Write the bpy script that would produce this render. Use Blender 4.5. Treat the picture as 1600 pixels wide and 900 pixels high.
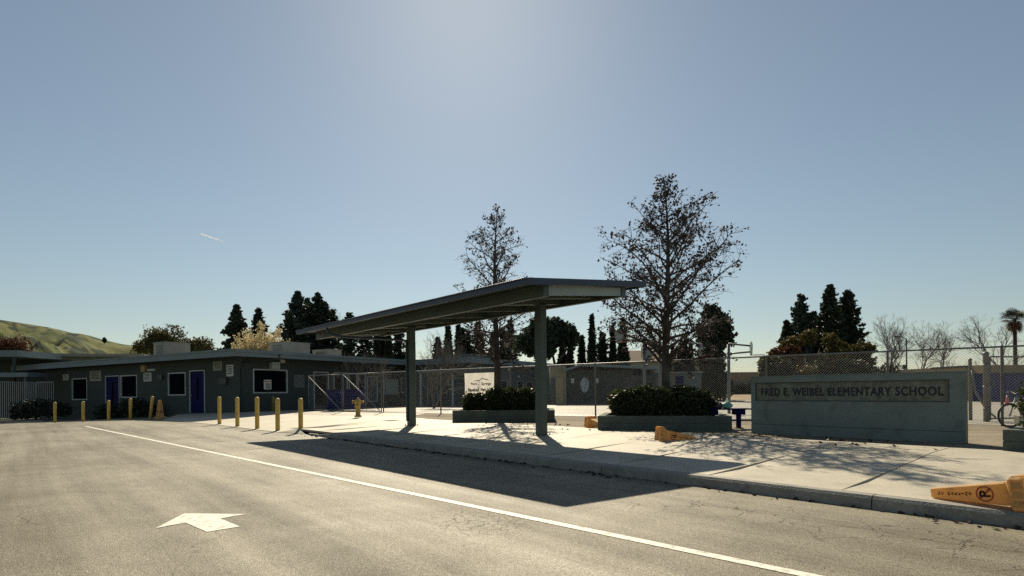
import bpy, bmesh, math, random
import numpy as np
from mathutils import Vector, Matrix, noise as mnoise

for o in list(bpy.data.objects): bpy.data.objects.remove(o)
SC = bpy.context.scene
COL = SC.collection
RAD = math.radians

# ------------------------------------------------------------------ camera
F, CX, YH, ROLL, CH = 888.5, 800.0, 612.5, RAD(0.52), 1.2
cam = bpy.data.cameras.new('camera'); camo = bpy.data.objects.new('camera', cam); COL.objects.link(camo)
cam.sensor_fit = 'HORIZONTAL'; cam.sensor_width = 36.0; cam.lens = F/1600*36
cam.shift_y = (YH-450)/1600; cam.clip_start = 0.05; cam.clip_end = 30000
camo.matrix_world = Matrix.Translation((0, 0, CH)) @ Matrix.Rotation(RAD(90), 4, 'X') @ Matrix.Rotation(-ROLL, 4, 'Z')
SC.camera = camo

# ------------------------------------------------------------------ sky, sun, exposure
SAZ, SEL = RAD(-4.28), RAD(37.7)
SUN = Vector((math.sin(SAZ)*math.cos(SEL), math.cos(SAZ)*math.cos(SEL), math.sin(SEL)))
W = bpy.data.worlds.new('World'); SC.world = W; W.use_nodes = True
wn = W.node_tree.nodes; wl = W.node_tree.links
sky = wn.new('ShaderNodeTexSky'); sky.sky_type = 'NISHITA'; sky.sun_disc = False
sky.sun_elevation = SEL; sky.sun_rotation = SAZ
sky.altitude = 60; sky.air_density = 1.2; sky.dust_density = 0.3; sky.ozone_density = 1.0
wb = wn.new('ShaderNodeVectorMath'); wb.operation = 'MULTIPLY'; wb.inputs[1].default_value = (0.925, 1.0, 1.01)   # white balance of the whole sky
hs_ = wn.new('ShaderNodeHueSaturation'); hs_.inputs['Saturation'].default_value = 0.74; wl.new(sky.outputs[0], hs_.inputs['Color']); wl.new(hs_.outputs[0], wb.inputs[0]); wl.new(wb.outputs[0], wn['Background'].inputs[0]); wn['Background'].inputs[1].default_value = 0.05
sl = bpy.data.lights.new('sun', 'SUN'); sl.energy = 5.0; sl.angle = RAD(0.53); sl.color = (1.0, 0.875, 0.66)
so = bpy.data.objects.new('sun', sl); COL.objects.link(so)
so.rotation_euler = SUN.to_track_quat('Z', 'Y').to_euler(); so.location = (0, 60, 60)
SC.view_settings.view_transform = 'Standard'; SC.view_settings.look = 'None'
SC.view_settings.exposure = 0.45; SC.view_settings.gamma = 1.0; SC.view_settings.use_curve_mapping = False
SC.render.engine = 'CYCLES'
SC.cycles.use_denoising = False
SC.cycles.max_bounces = 6; SC.cycles.transparent_max_bounces = 16

# ------------------------------------------------------------------ pixel (1600x900) to place
def ray(px, py):
    dx, dy = px-CX, py-YH
    c, s = math.cos(ROLL), math.sin(ROLL)
    return Vector(((dx*c-dy*s)/F, 1.0, -(dx*s+dy*c)/F))
def P(px, py, z):                     # on a level plane
    d = ray(px, py); t = (z-CH)/d.z
    return Vector((d.x*t, t, z))
def PY(px, py, Y):                    # at a known depth
    d = ray(px, py); return Vector((d.x*Y, Y, CH+d.z*Y))
def PP(px, py, p0, n):                # on a wall
    d = ray(px, py); o = Vector((0, 0, CH)); t = (Vector(p0)-o).dot(n)/d.dot(n)
    return o+d*t
HEAD = RAD(131.2)
U = Vector((math.cos(HEAD), math.sin(HEAD), 0)); V = Vector((math.sin(HEAD), -math.cos(HEAD), 0))
N0 = Vector((0.245, 10.064, 0))
def UV(u, v, z=0): return N0+U*u+V*v+Vector((0, 0, z))
def walk_z(v): return 0.13+0.041*min(max(v-0.5, 0), 2.9)
def road_z(X): return -0.035*max(0.0, -X-18.5)
def PG(px, py):                       # on the parking lot
    z = 0.0
    for _ in range(30): z = 0.5*z+0.5*road_z(P(px, py, z).x)
    return P(px, py, z)

# ------------------------------------------------------------------ mesh helpers
ROOT = {}
def mesh_fast(name, verts, n_per):    # verts (N*k,3) faces of k corners
    me = bpy.data.meshes.new(name); nv = len(verts); nf = nv//n_per
    me.vertices.add(nv); me.vertices.foreach_set('co', np.asarray(verts, dtype=np.float32).ravel())
    me.loops.add(nv); me.loops.foreach_set('vertex_index', np.arange(nv, dtype=np.int32))
    me.polygons.add(nf); me.polygons.foreach_set('loop_start', np.arange(0, nv, n_per, dtype=np.int32))
    me.polygons.foreach_set('loop_total', np.full(nf, n_per, dtype=np.int32))
    me.update(calc_edges=True); return me
def root_of(o):
    while o.parent is not None: o = o.parent
    return o
def link(name, me, mat, parent=None, smooth=False):
    o = bpy.data.objects.new(name, me); COL.objects.link(o)
    if mat is not None:
        me.materials.clear(); me.materials.append(mat)
    if smooth: me.polygons.foreach_set('use_smooth', [True]*len(me.polygons))
    if parent is not None: o.parent = parent
    return o
def thing(name, label, cat, loc=(0, 0, 0), rz=0.0, group=None):
    o = bpy.data.objects.new(name, None); COL.objects.link(o)
    o.location = loc; o.rotation_euler = (0, 0, rz); o.empty_display_size = 0.2
    ROOT[o] = Matrix.Translation(loc) @ Matrix.Rotation(rz, 4, 'Z')
    o['label'] = label; o['category'] = cat
    if group: o['group'] = group
    return o
def tag(o, label, cat, group=None):
    o['label'] = label; o['category'] = cat
    if group: o['group'] = group
    return o
def struct(o): o['kind'] = 'structure'; return o
def clone(o, parent=None):
    c = o.copy(); COL.objects.link(c); c.parent = parent
    for ch in [x for x in KIDS.get(o, [])]: clone(ch, c)
    return c
KIDS = {}
class MB:
    def __init__(s): s.v = []; s.f = []
    def add(s, vs, fs):
        b = len(s.v); s.v += [Vector(x) for x in vs]; s.f += [[b+i for i in f] for f in fs]; return s
    def ob(s, o, a, b, c):            # box from a corner and three edges
        o, a, b, c = map(Vector, (o, a, b, c))
        if a.cross(b).dot(c) < 0: a, b = b, a
        return s.add([o, o+a, o+a+b, o+b, o+c, o+a+c, o+a+b+c, o+b+c],
                     [[3, 2, 1, 0], [4, 5, 6, 7], [0, 1, 5, 4], [1, 2, 6, 5], [2, 3, 7, 6], [3, 0, 4, 7]])
    def box(s, cx, cy, z0, sx, sy, sz, rz=0.0):
        a = Vector((math.cos(rz), math.sin(rz), 0)); b = Vector((-math.sin(rz), math.cos(rz), 0))
        return s.ob(Vector((cx, cy, z0))-a*sx/2-b*sy/2, a*sx, b*sy, (0, 0, sz))
    def chbox(s, cx, cy, z0, sx, sy, sz, ch, rz=0.0):   # chamfered on top and corners
        a = Vector((math.cos(rz), math.sin(rz), 0)); b = Vector((-math.sin(rz), math.cos(rz), 0)); c = Vector((cx, cy, 0))
        def ring(hx, hy, k, z):
            pts = [(hx-k, -hy), (hx, -hy+k), (hx, hy-k), (hx-k, hy), (-hx+k, hy), (-hx, hy-k), (-hx, -hy+k), (-hx+k, -hy)]
            return [c+a*x+b*y+Vector((0, 0, z)) for x, y in pts]
        r = [ring(sx/2, sy/2, ch, z0), ring(sx/2, sy/2, ch, z0+sz-ch), ring(sx/2-ch, sy/2-ch, ch*.6, z0+sz)]
        return s.loft(r)
    def loft(s, rings, cap=True):
        b = len(s.v); n = len(rings[0])
        for r in rings: s.v += [Vector(x) for x in r]
        for i in range(len(rings)-1):
            for k in range(n):
                s.f.append([b+i*n+k, b+i*n+(k+1) % n, b+(i+1)*n+(k+1) % n, b+(i+1)*n+k])
        if cap:
            s.f.append([b+k for k in reversed(range(n))]); s.f.append([b+(len(rings)-1)*n+k for k in range(n)])
        return s
    def tube(s, pts, r, n=8):
        pts = [Vector(p) for p in pts]; m = len(pts)
        rr = r if isinstance(r, (list, tuple)) else [r]*m
        rings = []
        for i, p in enumerate(pts):
            t = (pts[min(i+1, m-1)]-pts[max(i-1, 0)])
            if t.length < 1e-9: t = Vector((0, 0, 1))
            t.normalize(); q = Vector((0, 0, 1)) if abs(t.z) < .95 else Vector((1, 0, 0))
            x = t.cross(q).normalized(); y = t.cross(x)
            rings.append([p+(x*math.cos(2*math.pi*k/n)-y*math.sin(2*math.pi*k/n))*rr[i] for k in range(n)])
        return s.loft(rings)
    def lathe(s, c, prof, n=16):      # prof: (radius, z)
        c = Vector(c)
        return s.loft([[c+Vector((r*math.cos(2*math.pi*k/n), r*math.sin(2*math.pi*k/n), z)) for k in range(n)] for r, z in prof])
    def prism(s, pts, z0, z1):
        if sum((pts[i][0]*pts[(i+1) % len(pts)][1]-pts[(i+1) % len(pts)][0]*pts[i][1]) for i in range(len(pts))) < 0: pts = pts[::-1]
        return s.loft([[Vector((p[0], p[1], z0)) for p in pts], [Vector((p[0], p[1], z1)) for p in pts]])
    def build(s, name, mat, parent=None, smooth=False, at=None, rz=0.0):
        if parent is not None: M = ROOT[root_of(parent)].inverted()
        elif at is None:
            lo = [min(v[i] for v in s.v) for i in range(3)]; hi = [max(v[i] for v in s.v) for i in range(3)]
            at = Vector(((lo[0]+hi[0])/2, (lo[1]+hi[1])/2, lo[2])); M = Matrix.Translation(at).inverted()
        else: M = (Matrix.Translation(at) @ Matrix.Rotation(rz, 4, 'Z')).inverted()
        me = bpy.data.meshes.new(name); me.from_pydata([M @ v for v in s.v], [], s.f); me.update()
        o = link(name, me, mat, parent, smooth)
        if parent is None:
            o.location = at; o.rotation_euler = (0, 0, rz); ROOT[o] = M.inverted()
        else: KIDS.setdefault(parent, []).append(o)
        return o
def bevel(o, w, seg=2):
    m = o.modifiers.new('bevel', 'BEVEL'); m.width = w; m.segments = seg; m.limit_method = 'ANGLE'; return o

# ------------------------------------------------------------------ materials
MATS = {}
def mat(name, col, rough=.75, metal=0.0, n1=(3.0, .15), n2=(40.0, .10), bump=0.0, bscale=60.0, trans=0.0, spec=.5, stretch=None, dirt=None):
    if name in MATS: return MATS[name]
    m = bpy.data.materials.new(name); m.use_nodes = True; nt = m.node_tree; N = nt.nodes; Lk = nt.links
    b = N['Principled BSDF']; b.inputs['Roughness'].default_value = rough; b.inputs['Metallic'].default_value = metal
    b.inputs['Specular IOR Level'].default_value = spec
    tc = N.new('ShaderNodeTexCoord'); src = tc.outputs['Object']
    if stretch:
        mp = N.new('ShaderNodeMapping'); mp.inputs['Scale'].default_value = stretch; Lk.new(src, mp.inputs[0]); src = mp.outputs[0]
    cur = None
    for sc, am in (n1, n2):
        if am <= 0: continue
        t = N.new('ShaderNodeTexNoise'); t.inputs['Scale'].default_value = sc; t.inputs['Detail'].default_value = 5; Lk.new(src, t.inputs['Vector'])
        r = N.new('ShaderNodeMapRange'); r.inputs[1].default_value = .3; r.inputs[2].default_value = .7
        r.inputs[3].default_value = 1-am; r.inputs[4].default_value = 1+am; Lk.new(t.outputs[0], r.inputs[0])
        if cur is None: cur = r.outputs[0]
        else:
            q = N.new('ShaderNodeMath'); q.operation = 'MULTIPLY'; Lk.new(cur, q.inputs[0]); Lk.new(r.outputs[0], q.inputs[1]); cur = q.outputs[0]
    if cur is not None:
        hs = N.new('ShaderNodeVectorMath'); hs.operation = 'SCALE'; hs.inputs[0].default_value = col[:3]; Lk.new(cur, hs.inputs['Scale'])
        out = hs.outputs[0]
        if dirt:
            t = N.new('ShaderNodeTexNoise'); t.inputs['Scale'].default_value = dirt[1]; t.inputs['Detail'].default_value = 8; Lk.new(src, t.inputs['Vector'])
            r = N.new('ShaderNodeMapRange'); r.inputs[1].default_value = .52; r.inputs[2].default_value = .68; Lk.new(t.outputs[0], r.inputs[0])
            q = N.new('ShaderNodeMath'); q.operation = 'MULTIPLY'; q.inputs[1].default_value = dirt[2]; Lk.new(r.outputs[0], q.inputs[0])
            mx = N.new('ShaderNodeMixRGB'); mx.inputs[2].default_value = (*dirt[0], 1); Lk.new(q.outputs[0], mx.inputs[0]); Lk.new(out, mx.inputs[1]); out = mx.outputs[0]
        Lk.new(out, b.inputs['Base Color'])
    else: b.inputs['Base Color'].default_value = (*col[:3], 1); out = None
    if bump:
        t = N.new('ShaderNodeTexNoise'); t.inputs['Scale'].default_value = bscale; t.inputs['Detail'].default_value = 4; Lk.new(src, t.inputs['Vector'])
        bp = N.new('ShaderNodeBump'); bp.inputs['Strength'].default_value = bump; bp.inputs['Distance'].default_value = .02
        Lk.new(t.outputs[0], bp.inputs['Height']); Lk.new(bp.outputs[0], b.inputs['Normal'])
    if trans:
        tr = N.new('ShaderNodeBsdfTranslucent'); mx = N.new('ShaderNodeMixShader'); mx.inputs[0].default_value = trans
        if out is not None: Lk.new(out, tr.inputs[0])
        else: tr.inputs[0].default_value = (*col[:3], 1)
        Lk.new(b.outputs[0], mx.inputs[1]); Lk.new(tr.outputs[0], mx.inputs[2]); Lk.new(mx.outputs[0], N['Material Output'].inputs[0])
    MATS[name] = m; return m

def asphalt():
    m = bpy.data.materials.new('asphalt'); m.use_nodes = True; nt = m.node_tree; N = nt.nodes; Lk = nt.links
    b = N['Principled BSDF']; b.inputs['Roughness'].default_value = .66; b.inputs['Specular IOR Level'].default_value = .45
    tc = N.new('ShaderNodeTexCoord'); src = tc.outputs['Object']
    def noise(scale, det, stretch=None, rough=.55):
        t = N.new('ShaderNodeTexNoise'); t.inputs['Scale'].default_value = scale; t.inputs['Detail'].default_value = det; t.inputs['Roughness'].default_value = rough
        if stretch:
            mp = N.new('ShaderNodeMapping'); mp.inputs['Scale'].default_value = stretch; Lk.new(src, mp.inputs[0]); Lk.new(mp.outputs[0], t.inputs['Vector'])
        else: Lk.new(src, t.inputs['Vector'])
        return t.outputs[0]
    def rng(x, a, c, lo, hi):
        r = N.new('ShaderNodeMapRange'); r.inputs[1].default_value = a; r.inputs[2].default_value = c; r.inputs[3].default_value = lo; r.inputs[4].default_value = hi; Lk.new(x, r.inputs[0]); return r.outputs[0]
    def mul(x, y, op='MULTIPLY'):
        q = N.new('ShaderNodeMath'); q.operation = op
        for i, z in enumerate((x, y)):
            if isinstance(z, (int, float)): q.inputs[i].default_value = z
            else: Lk.new(z, q.inputs[i])
        return q.outputs[0]
    grain = noise(95, 3, None, .7); grain2 = noise(28, 4)
    k = mul(rng(grain, .34, .66, .38, 1.70), rng(grain2, .3, .7, .78, 1.22))
    k = mul(k, rng(noise(1.0, 6, (.09, 1.7, 1), .62), .34, .66, .76, 1.24))
    k = mul(k, rng(noise(.45, 6), .35, .65, .86, 1.12))
    k = mul(k, rng(noise(2.2, 7, None, .65), .38, .62, .92, 1.08))
    # cracks: fine network in the worn band by the gutter and in one worn patch
    dn = N.new('ShaderNodeTexNoise'); dn.inputs['Scale'].default_value = 3.5; dn.inputs['Detail'].default_value = 5; Lk.new(src, dn.inputs['Vector'])
    ds = N.new('ShaderNodeVectorMath'); ds.operation = 'SCALE'; ds.inputs['Scale'].default_value = .45; Lk.new(dn.outputs[1], ds.inputs[0])
    ad = N.new('ShaderNodeVectorMath'); ad.operation = 'ADD'; Lk.new(src, ad.inputs[0]); Lk.new(ds.outputs[0], ad.inputs[1])
    sep = N.new('ShaderNodeSeparateXYZ'); Lk.new(src, sep.inputs[0])
    def crack(scale, w):
        vo = N.new('ShaderNodeTexVoronoi'); vo.feature = 'DISTANCE_TO_EDGE'; vo.inputs['Scale'].default_value = scale; Lk.new(ad.outputs[0], vo.inputs['Vector'])
        return rng(vo.outputs['Distance'], w*.35, w, 1, 0)
    inx = rng(sep.outputs[0], -2.6, -3.6, 0, 1)
    iny = mul(rng(sep.outputs[1], .75, 1.1, 0, 1), rng(sep.outputs[1], 2.3, 1.7, 0, 1))
    g1 = mul(mul(inx, iny), rng(noise(1.1, 3), .42, .52, 0, 1))
    c1 = mul(mul(crack(2.6, .022), g1), .5)
    long = mul(mul(crack(.25, .0022), rng(noise(.7, 3), .52, .58, 0, 1)), .4)
    dx_ = mul(sep.outputs[0], 3.2, 'ADD'); dy_ = mul(sep.outputs[1], 3.6, 'SUBTRACT')
    rr_ = mul(mul(mul(dx_, dx_), .5), mul(dy_, dy_), 'ADD')
    patch = mul(mul(crack(8.0, .05), rng(rr_, .28, .05, 0, 1)), .45)
    cr = mul(mul(c1, long, 'MAXIMUM'), patch, 'MAXIMUM')
    k = mul(k, mul(1.0, cr, 'SUBTRACT'))
    sc = N.new('ShaderNodeVectorMath'); sc.operation = 'SCALE'; sc.inputs[0].default_value = (.158, .139, .094); Lk.new(k, sc.inputs['Scale'])
    Lk.new(sc.outputs[0], b.inputs['Base Color']); Lk.new(mul(mul(k, mul(k, .5, 'POWER')), .42), b.inputs['Specular IOR Level'])
    bp = N.new('ShaderNodeBump'); bp.inputs['Strength'].default_value = .55; bp.inputs['Distance'].default_value = .012
    Lk.new(mul(grain, mul(cr, -1.5), 'ADD'), bp.inputs['Height']); Lk.new(bp.outputs[0], b.inputs['Normal'])
    return m
M_asph = asphalt()
M_conc = mat('concrete', (.40, .365, .285), .68, n1=(1.3, .12), n2=(22, .10), bump=.25, bscale=90, dirt=((.25, .22, .165), 2.3, .4))
M_apron = mat('apron_concrete', (.42, .385, .30), .68, n1=(.5, .10), n2=(9, .08), bump=.2, bscale=60, dirt=((.27, .24, .18), 1.2, .4))
M_kerb = mat('kerb_concrete', (.24, .23, .20), .75, n1=(2.5, .18), n2=(35, .18), bump=.4, bscale=50, dirt=((.12, .12, .11), 6, .5))
M_play = mat('playground_asphalt', (.27, .25, .20), .68, n1=(.25, .15), n2=(8, .08))
M_dirt = mat('dirt', (.19, .155, .105), .95, n1=(2.0, .25), n2=(30, .3), bump=.6, bscale=25)
M_ground = mat('dry_grass_ground', (.12, .12, .06), .95, n1=(.05, .3), n2=(2, .2))
M_white = mat('road_paint', (.70, .68, .60), .7, n1=(6, .08), n2=(70, .15), dirt=((.22, .195, .14), 16, .75))
M_faint = mat('worn_road_paint', (.30, .28, .23), .8, n1=(5, .2), n2=(60, .2))
M_can = mat('canopy_paint', (.068, .094, .082), .5, n1=(2, .1), n2=(30, .06), bump=.05, dirt=((.035, .048, .040), 2.2, .5))
M_canl = mat('canopy_pale_panel', (.30, .36, .36), .5, n1=(2, .06), n2=(20, .05))
M_fasc = mat('canopy_fascia', (.035, .05, .085), .5, n1=(3, .1), n2=(30, .08))
M_deck = mat('canopy_deck', (.05, .07, .068), .5, n1=(3, .1), n2=(20, .05))
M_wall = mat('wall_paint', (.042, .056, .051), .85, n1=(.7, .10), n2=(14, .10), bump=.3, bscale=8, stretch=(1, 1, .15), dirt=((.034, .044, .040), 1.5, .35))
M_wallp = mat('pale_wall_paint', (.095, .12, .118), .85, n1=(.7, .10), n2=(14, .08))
M_wallt = mat('tan_wall_paint', (.33, .27, .17), .85, n1=(.7, .12), n2=(14, .08))
M_trim = mat('roof_trim', (.15, .195, .215), .6, n1=(1.5, .10), n2=(20, .08))
M_frame = mat('window_frame', (.42, .45, .46), .5, n1=(3, .06), n2=(30, .05))
M_glass = mat('dark_glass', (.006, .007, .009), .25, n1=(1, .3), n2=(3, 0), spec=.0)
M_glassb = mat('blinded_glass', (.07, .095, .095), .3, spec=.2, n1=(6, .25), n2=(25, .2))
M_blue = mat('blue_door_paint', (.0028, .0045, .065), .6, spec=.08, n1=(2, .1), n2=(30, .06))
M_blue2 = mat('blue_plastic', (.003, .006, .080), .6, spec=.08, n1=(2, .15), n2=(30, .1))
M_roofg = mat('roof_gravel', (.38, .37, .33), .9, n1=(1, .15), n2=(20, .2))
M_hvac = mat('galvanised_unit', (.21, .22, .205), .6, n1=(2, .15), n2=(20, .1))
M_dark = mat('dark_metal', (.035, .035, .04), .5, n1=(3, .15), n2=(30, .1))
M_galv = mat('galvanised_steel', (.14, .15, .155), .5, metal=.25, n1=(4, .15), n2=(40, .1))
M_wire = mat('fence_wire', (.34, .34, .33), .4, metal=.4, n1=(4, .1), n2=(40, 0))
M_yel = mat('bollard_yellow', (.56, .40, .10), .55, n1=(3, .15), n2=(40, .12), dirt=((.22, .15, .05), 7, .5), bump=.1)
M_cone = mat('cone_plastic', (.74, .48, .19), .6, n1=(4, .08), n2=(40, .06), dirt=((.36, .22, .09), 9, .5), trans=.46)
M_print = mat('dark_print', (.03, .02, .02), .6, n1=(8, .1), n2=(30, .1))
M_redp = mat('red_print', (.36, .06, .02), .6, n1=(8, .1), n2=(30, .1))
M_sign = mat('sign_plate', (.52, .53, .50), .6, n1=(6, .1), n2=(40, .06))
M_board = mat('sign_board', (.155, .168, .135), .9, n1=(3, .25), n2=(30, .25), bump=.5, bscale=40, dirt=((.06, .07, .05), 7, .6))
M_sgwall = mat('sign_wall_stucco', (.168, .205, .195), .85, n1=(1.2, .10), n2=(45, .08), bump=.25, bscale=70, dirt=((.085, .11, .10), 3.5, .5))
M_letter = mat('letter_paint', (.008, .006, .016), .6, n1=(9, .2), n2=(40, .2))
M_plant = mat('planter_concrete', (.078, .098, .086), .9, n1=(1.5, .18), n2=(20, .18), bump=.4, bscale=40, dirt=((.05, .06, .05), 4, .5))
M_soil = mat('soil', (.06, .045, .03), .95, n1=(4, .2), n2=(40, .3))
M_bark = mat('sycamore_bark', (.065, .056, .048), .9, n1=(5, .35), n2=(30, .3), bump=.6, bscale=25, dirt=((.15, .14, .12), 5, .35))
M_barkd = mat('dark_bark', (.055, .042, .032), .95, n1=(2, .3), n2=(20, .3))
M_barkg = mat('grey_bark', (.13, .115, .10), .9, n1=(2, .25), n2=(20, .2))
M_leafs = mat('dry_sycamore_leaf', (.040, .028, .026), .7, n1=(2.5, .45), n2=(11, .35), trans=.25)
M_hedge = mat('hedge_leaf', (.036, .050, .015), .5, n1=(3, .4), n2=(30, .4), trans=.30)
M_core = mat('hedge_twigs', (.012, .014, .006), .95, n1=(5, .3), n2=(30, .3))
M_con = mat('conifer_needles', (.024, .038, .018), .7, n1=(.5, .35), n2=(4, .35), trans=.14)
M_con2 = mat('blue_conifer_needles', (.028, .046, .030), .7, n1=(.5, .35), n2=(4, .35), trans=.14)
M_gold = mat('sunburnt_pine_needles', (.105, .088, .022), .7, n1=(.35, .4), n2=(4, .35), trans=.2)
M_brown = mat('brown_needles', (.10, .045, .018), .7, n1=(.5, .4), n2=(4, .35), trans=.2)
M_green = mat('broadleaf', (.085, .082, .024), .65, n1=(.6, .4), n2=(5, .35), trans=.3)
M_blos = mat('pale_blossom', (.60, .51, .30), .7, n1=(.9, .25), n2=(6, .25), trans=.35)
M_cyp = mat('cypress_needles', (.016, .026, .013), .75, n1=(.5, .3), n2=(4, .3), trans=.03)
M_palm = mat('palm_leaf', (.040, .048, .018), .6, n1=(1, .3), n2=(8, .3), trans=.1)
M_palmd = mat('dead_palm_leaf', (.11, .055, .022), .8, n1=(1, .3), n2=(8, .3))

# ------------------------------------------------------------------ ground, road, pavement
def sheet(name, pts, m, rz=0.0, at=None, zf=None):
    bm = bmesh.new(); vs = [bm.verts.new(p) for p in pts]
    es = [bm.edges.new((vs[i], vs[(i+1) % len(vs)])) for i in range(len(vs))]
    bmesh.ops.triangle_fill(bm, use_beauty=True, use_dissolve=False, edges=es)
    for f in bm.faces:
        f.normal_update()
        if f.normal.z < 0: f.normal_flip()
    if at is not None: bm.transform((Matrix.Translation(at) @ Matrix.Rotation(rz, 4, 'Z')).inverted())
    me = bpy.data.meshes.new(name); bm.to_mesh(me); bm.free()
    o = link(name, me, m)
    if at is not None: o.location = at; o.rotation_euler = (0, 0, rz); ROOT[o] = Matrix.Translation(at) @ Matrix.Rotation(rz, 4, 'Z')
    else: ROOT[o] = Matrix.Identity(4)
    return o
FRAME = dict(at=N0, rz=HEAD)
def grid_uv(name, us, vfun, m, zfun):
    b = MB()
    rows = []
    for u in us:
        vs = vfun(u); rows.append([UV(u, v, zfun(u, v)) for v in vs])
    n = len(rows[0])
    verts = [p for r in rows for p in r]
    faces = [[i*n+j, i*n+j+1, (i+1)*n+j+1, (i+1)*n+j] for i in range(len(rows)-1) for j in range(n-1)]
    b.add(verts, faces)
    o = b.build(name, m, None, at=N0, rz=HEAD)
    me = o.data; me.calc_loop_triangles()
    if me.polygons[0].normal.z < 0: me.flip_normals()
    return struct(o)
# far ground: one sheet out to the horizon, lower under the lot, a little higher under the school yard
us = [-9000, -2000, -400, -100, -40, 0, 40, 100, 400, 2000, 9000]
vs = [-9000, -2000, -300, -80, -30, 2.5, 6.5, 20, 60, 200, 800, 3000, 12000]
grid_uv('ground', us, lambda u: vs, M_ground, lambda u, v: -.75 if v < 5 else .19)
# asphalt lot
ul = list(np.arange(-34, 80.1, 2.0))
def lotv(u):
    top = -0.40 if u < 9 else (2.4 if u < 45 else 2.4)
    return list(np.linspace(-42, -8, 9))+list(np.linspace(-6, top, 7))
lot_us = sorted(set(ul+[8.999, 9.001]))
grid_uv('road', lot_us, lotv, M_asph, lambda u, v: road_z(UV(u, v).x)-.0)
# kerb stones along the pavement edge
kerb = struct(MB().ob(UV(-16, -.36, -.2), U*25.0, V*.12, (0, 0, .25)).build('kerb', M_kerb, None, at=N0, rz=HEAD))
joints = [-16, -12.45, -8.97, -5.5, -2.03, 1.42, 4.9, 7.4, 8.9]
for a, b2 in zip(joints[:-1], joints[1:]):
    za = .13 if a < 7 else .118; zb = .13 if b2 < 7 else (.118 if b2 < 8 else .012)
    r = []
    for uu, zz in ((a+.006, za), (b2-.006, zb)):
        r.append([UV(uu, -.405, -.1), UV(uu, -.385, max(zz-.03, -.05)), UV(uu, -.36, zz), UV(uu, -.235, zz+.001), UV(uu, -.235, -.1)])
    MB().loft(r).build('kerb_stone', M_kerb, kerb)
# pavement slabs: real slabs with open joints over a bed
bed = MB()
us_ = np.arange(-17, 11.2, 1.0)
walk_bed = grid_uv('sidewalk', list(us_), lambda u: [-.24, .5, 2.0, 3.4, 4.46], mat('joint_grit', (.13, .115, .09), .95), lambda u, v: walk_z(v)-.02)
SLW = 1.53; rows_v = [-.23, 2.08, 4.48]
for i in range(18):
    u0 = -5.17-SLW*7+SLW*i; u1 = u0+SLW
    if u0 > 9.5: break
    for j in range(2):
        va, vb = rows_v[j]+.006, rows_v[j+1]-.006
        vm = [va, .5, vb] if j == 0 else [va, 3.4, vb]
        top = []; bot = []
        jit = random.Random(i*7+j).uniform(-.002, .002)
        mb = MB()
        for q in range(2):
            z = lambda v: walk_z(v)+jit
            mb.ob_pts = None
            p = [UV(u0+.006, vm[q], z(vm[q])), UV(u1-.006, vm[q], z(vm[q])), UV(u1-.006, vm[q+1], z(vm[q+1])), UV(u0+.006, vm[q+1], z(vm[q+1]))]
            mb.add(p, [[0, 1, 2, 3]])
        edge = [UV(u0+.006, va, 0), UV(u1-.006, va, 0), UV(u1-.006, vb, 0), UV(u0+.006, vb, 0)]
        zz = [walk_z(va)+jit, walk_z(va)+jit, walk_z(vb)+jit, walk_z(vb)+jit]
        e2 = [p+Vector((0, 0, z)) for p, z in zip(edge, zz)]; e1 = [p+Vector((0, 0, z-.05)) for p, z in zip(edge, zz)]
        mb.add(e1+e2, [[k, (k+1) % 4, 4+(k+1) % 4, 4+k] for k in range(4)])
        s = mb.build('slab', M_conc, walk_bed)
        if s.data.polygons[0].normal.z < 0: s.data.flip_normals()
# fence line of the school yard
FD = Vector((-.803, .596, 0)).normalized(); FN = Vector((.596, .803, 0)).normalized(); F0 = Vector((11.76, 14.1, 0))
def FP(t, z=0, off=0): return F0+FD*t+FN*off+Vector((0, 0, z))
def ft(px):
    d = ray(px, 600); r = d.x
    return (F0.x-F0.y*r)/(-FD.x+FD.y*r)
# plaza in front of the office
ap = [UV(9.1, -.40, .012), P(470, 678, .012), P(434, 675, .012), P(402, 671.5, .012), P(371, 667.5, .012), P(343, 664, .012), P(300, 660, .012), P(252, 657, .012),
      Vector((-19.4, 33.1, .10)), Vector((-14.9, 31.0, .235)), Vector((-10.5, 38.2, .25)), FP(29.5, .262), FP(22.4, .262), FP(19.5, .262), UV(12.5, 4.9, .258), UV(10.1, 4.47, .25), UV(10.1, 2.0, .189), UV(10.1, -.22, .128)]
struct(sheet('plaza', ap, M_apron, at=N0, rz=HEAD))
# bare strip between pavement and fence, and the school yard beyond
struct(sheet('dirt_strip', [UV(-20, 4.44, .235), UV(10.1, 4.44, .235), UV(12.6, 4.85, .245), FP(19.5, .255), FP(20.5, .255, .6), FP(-12, .255, .6), UV(-20, 9, .25)], M_dirt, at=N0, rz=HEAD))
struct(sheet('playground', [FP(-14, .266, .35), FP(30, .266, .35), Vector((-9, 42, .266)), Vector((-8, 64, .266)), Vector((80, 64, .266)), Vector((90, 10, .266))], M_play, at=(10, 30, .2)))
struct(sheet('soil_bank', [Vector((14, 50, .272)), Vector((14, 61, .9)), Vector((60, 61, .9)), Vector((60, 50, .272))], mat('tan_soil', (.27, .20, .12), .95, n1=(.5, .25), n2=(6, .2)), at=(30, 55, .3)))

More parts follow.
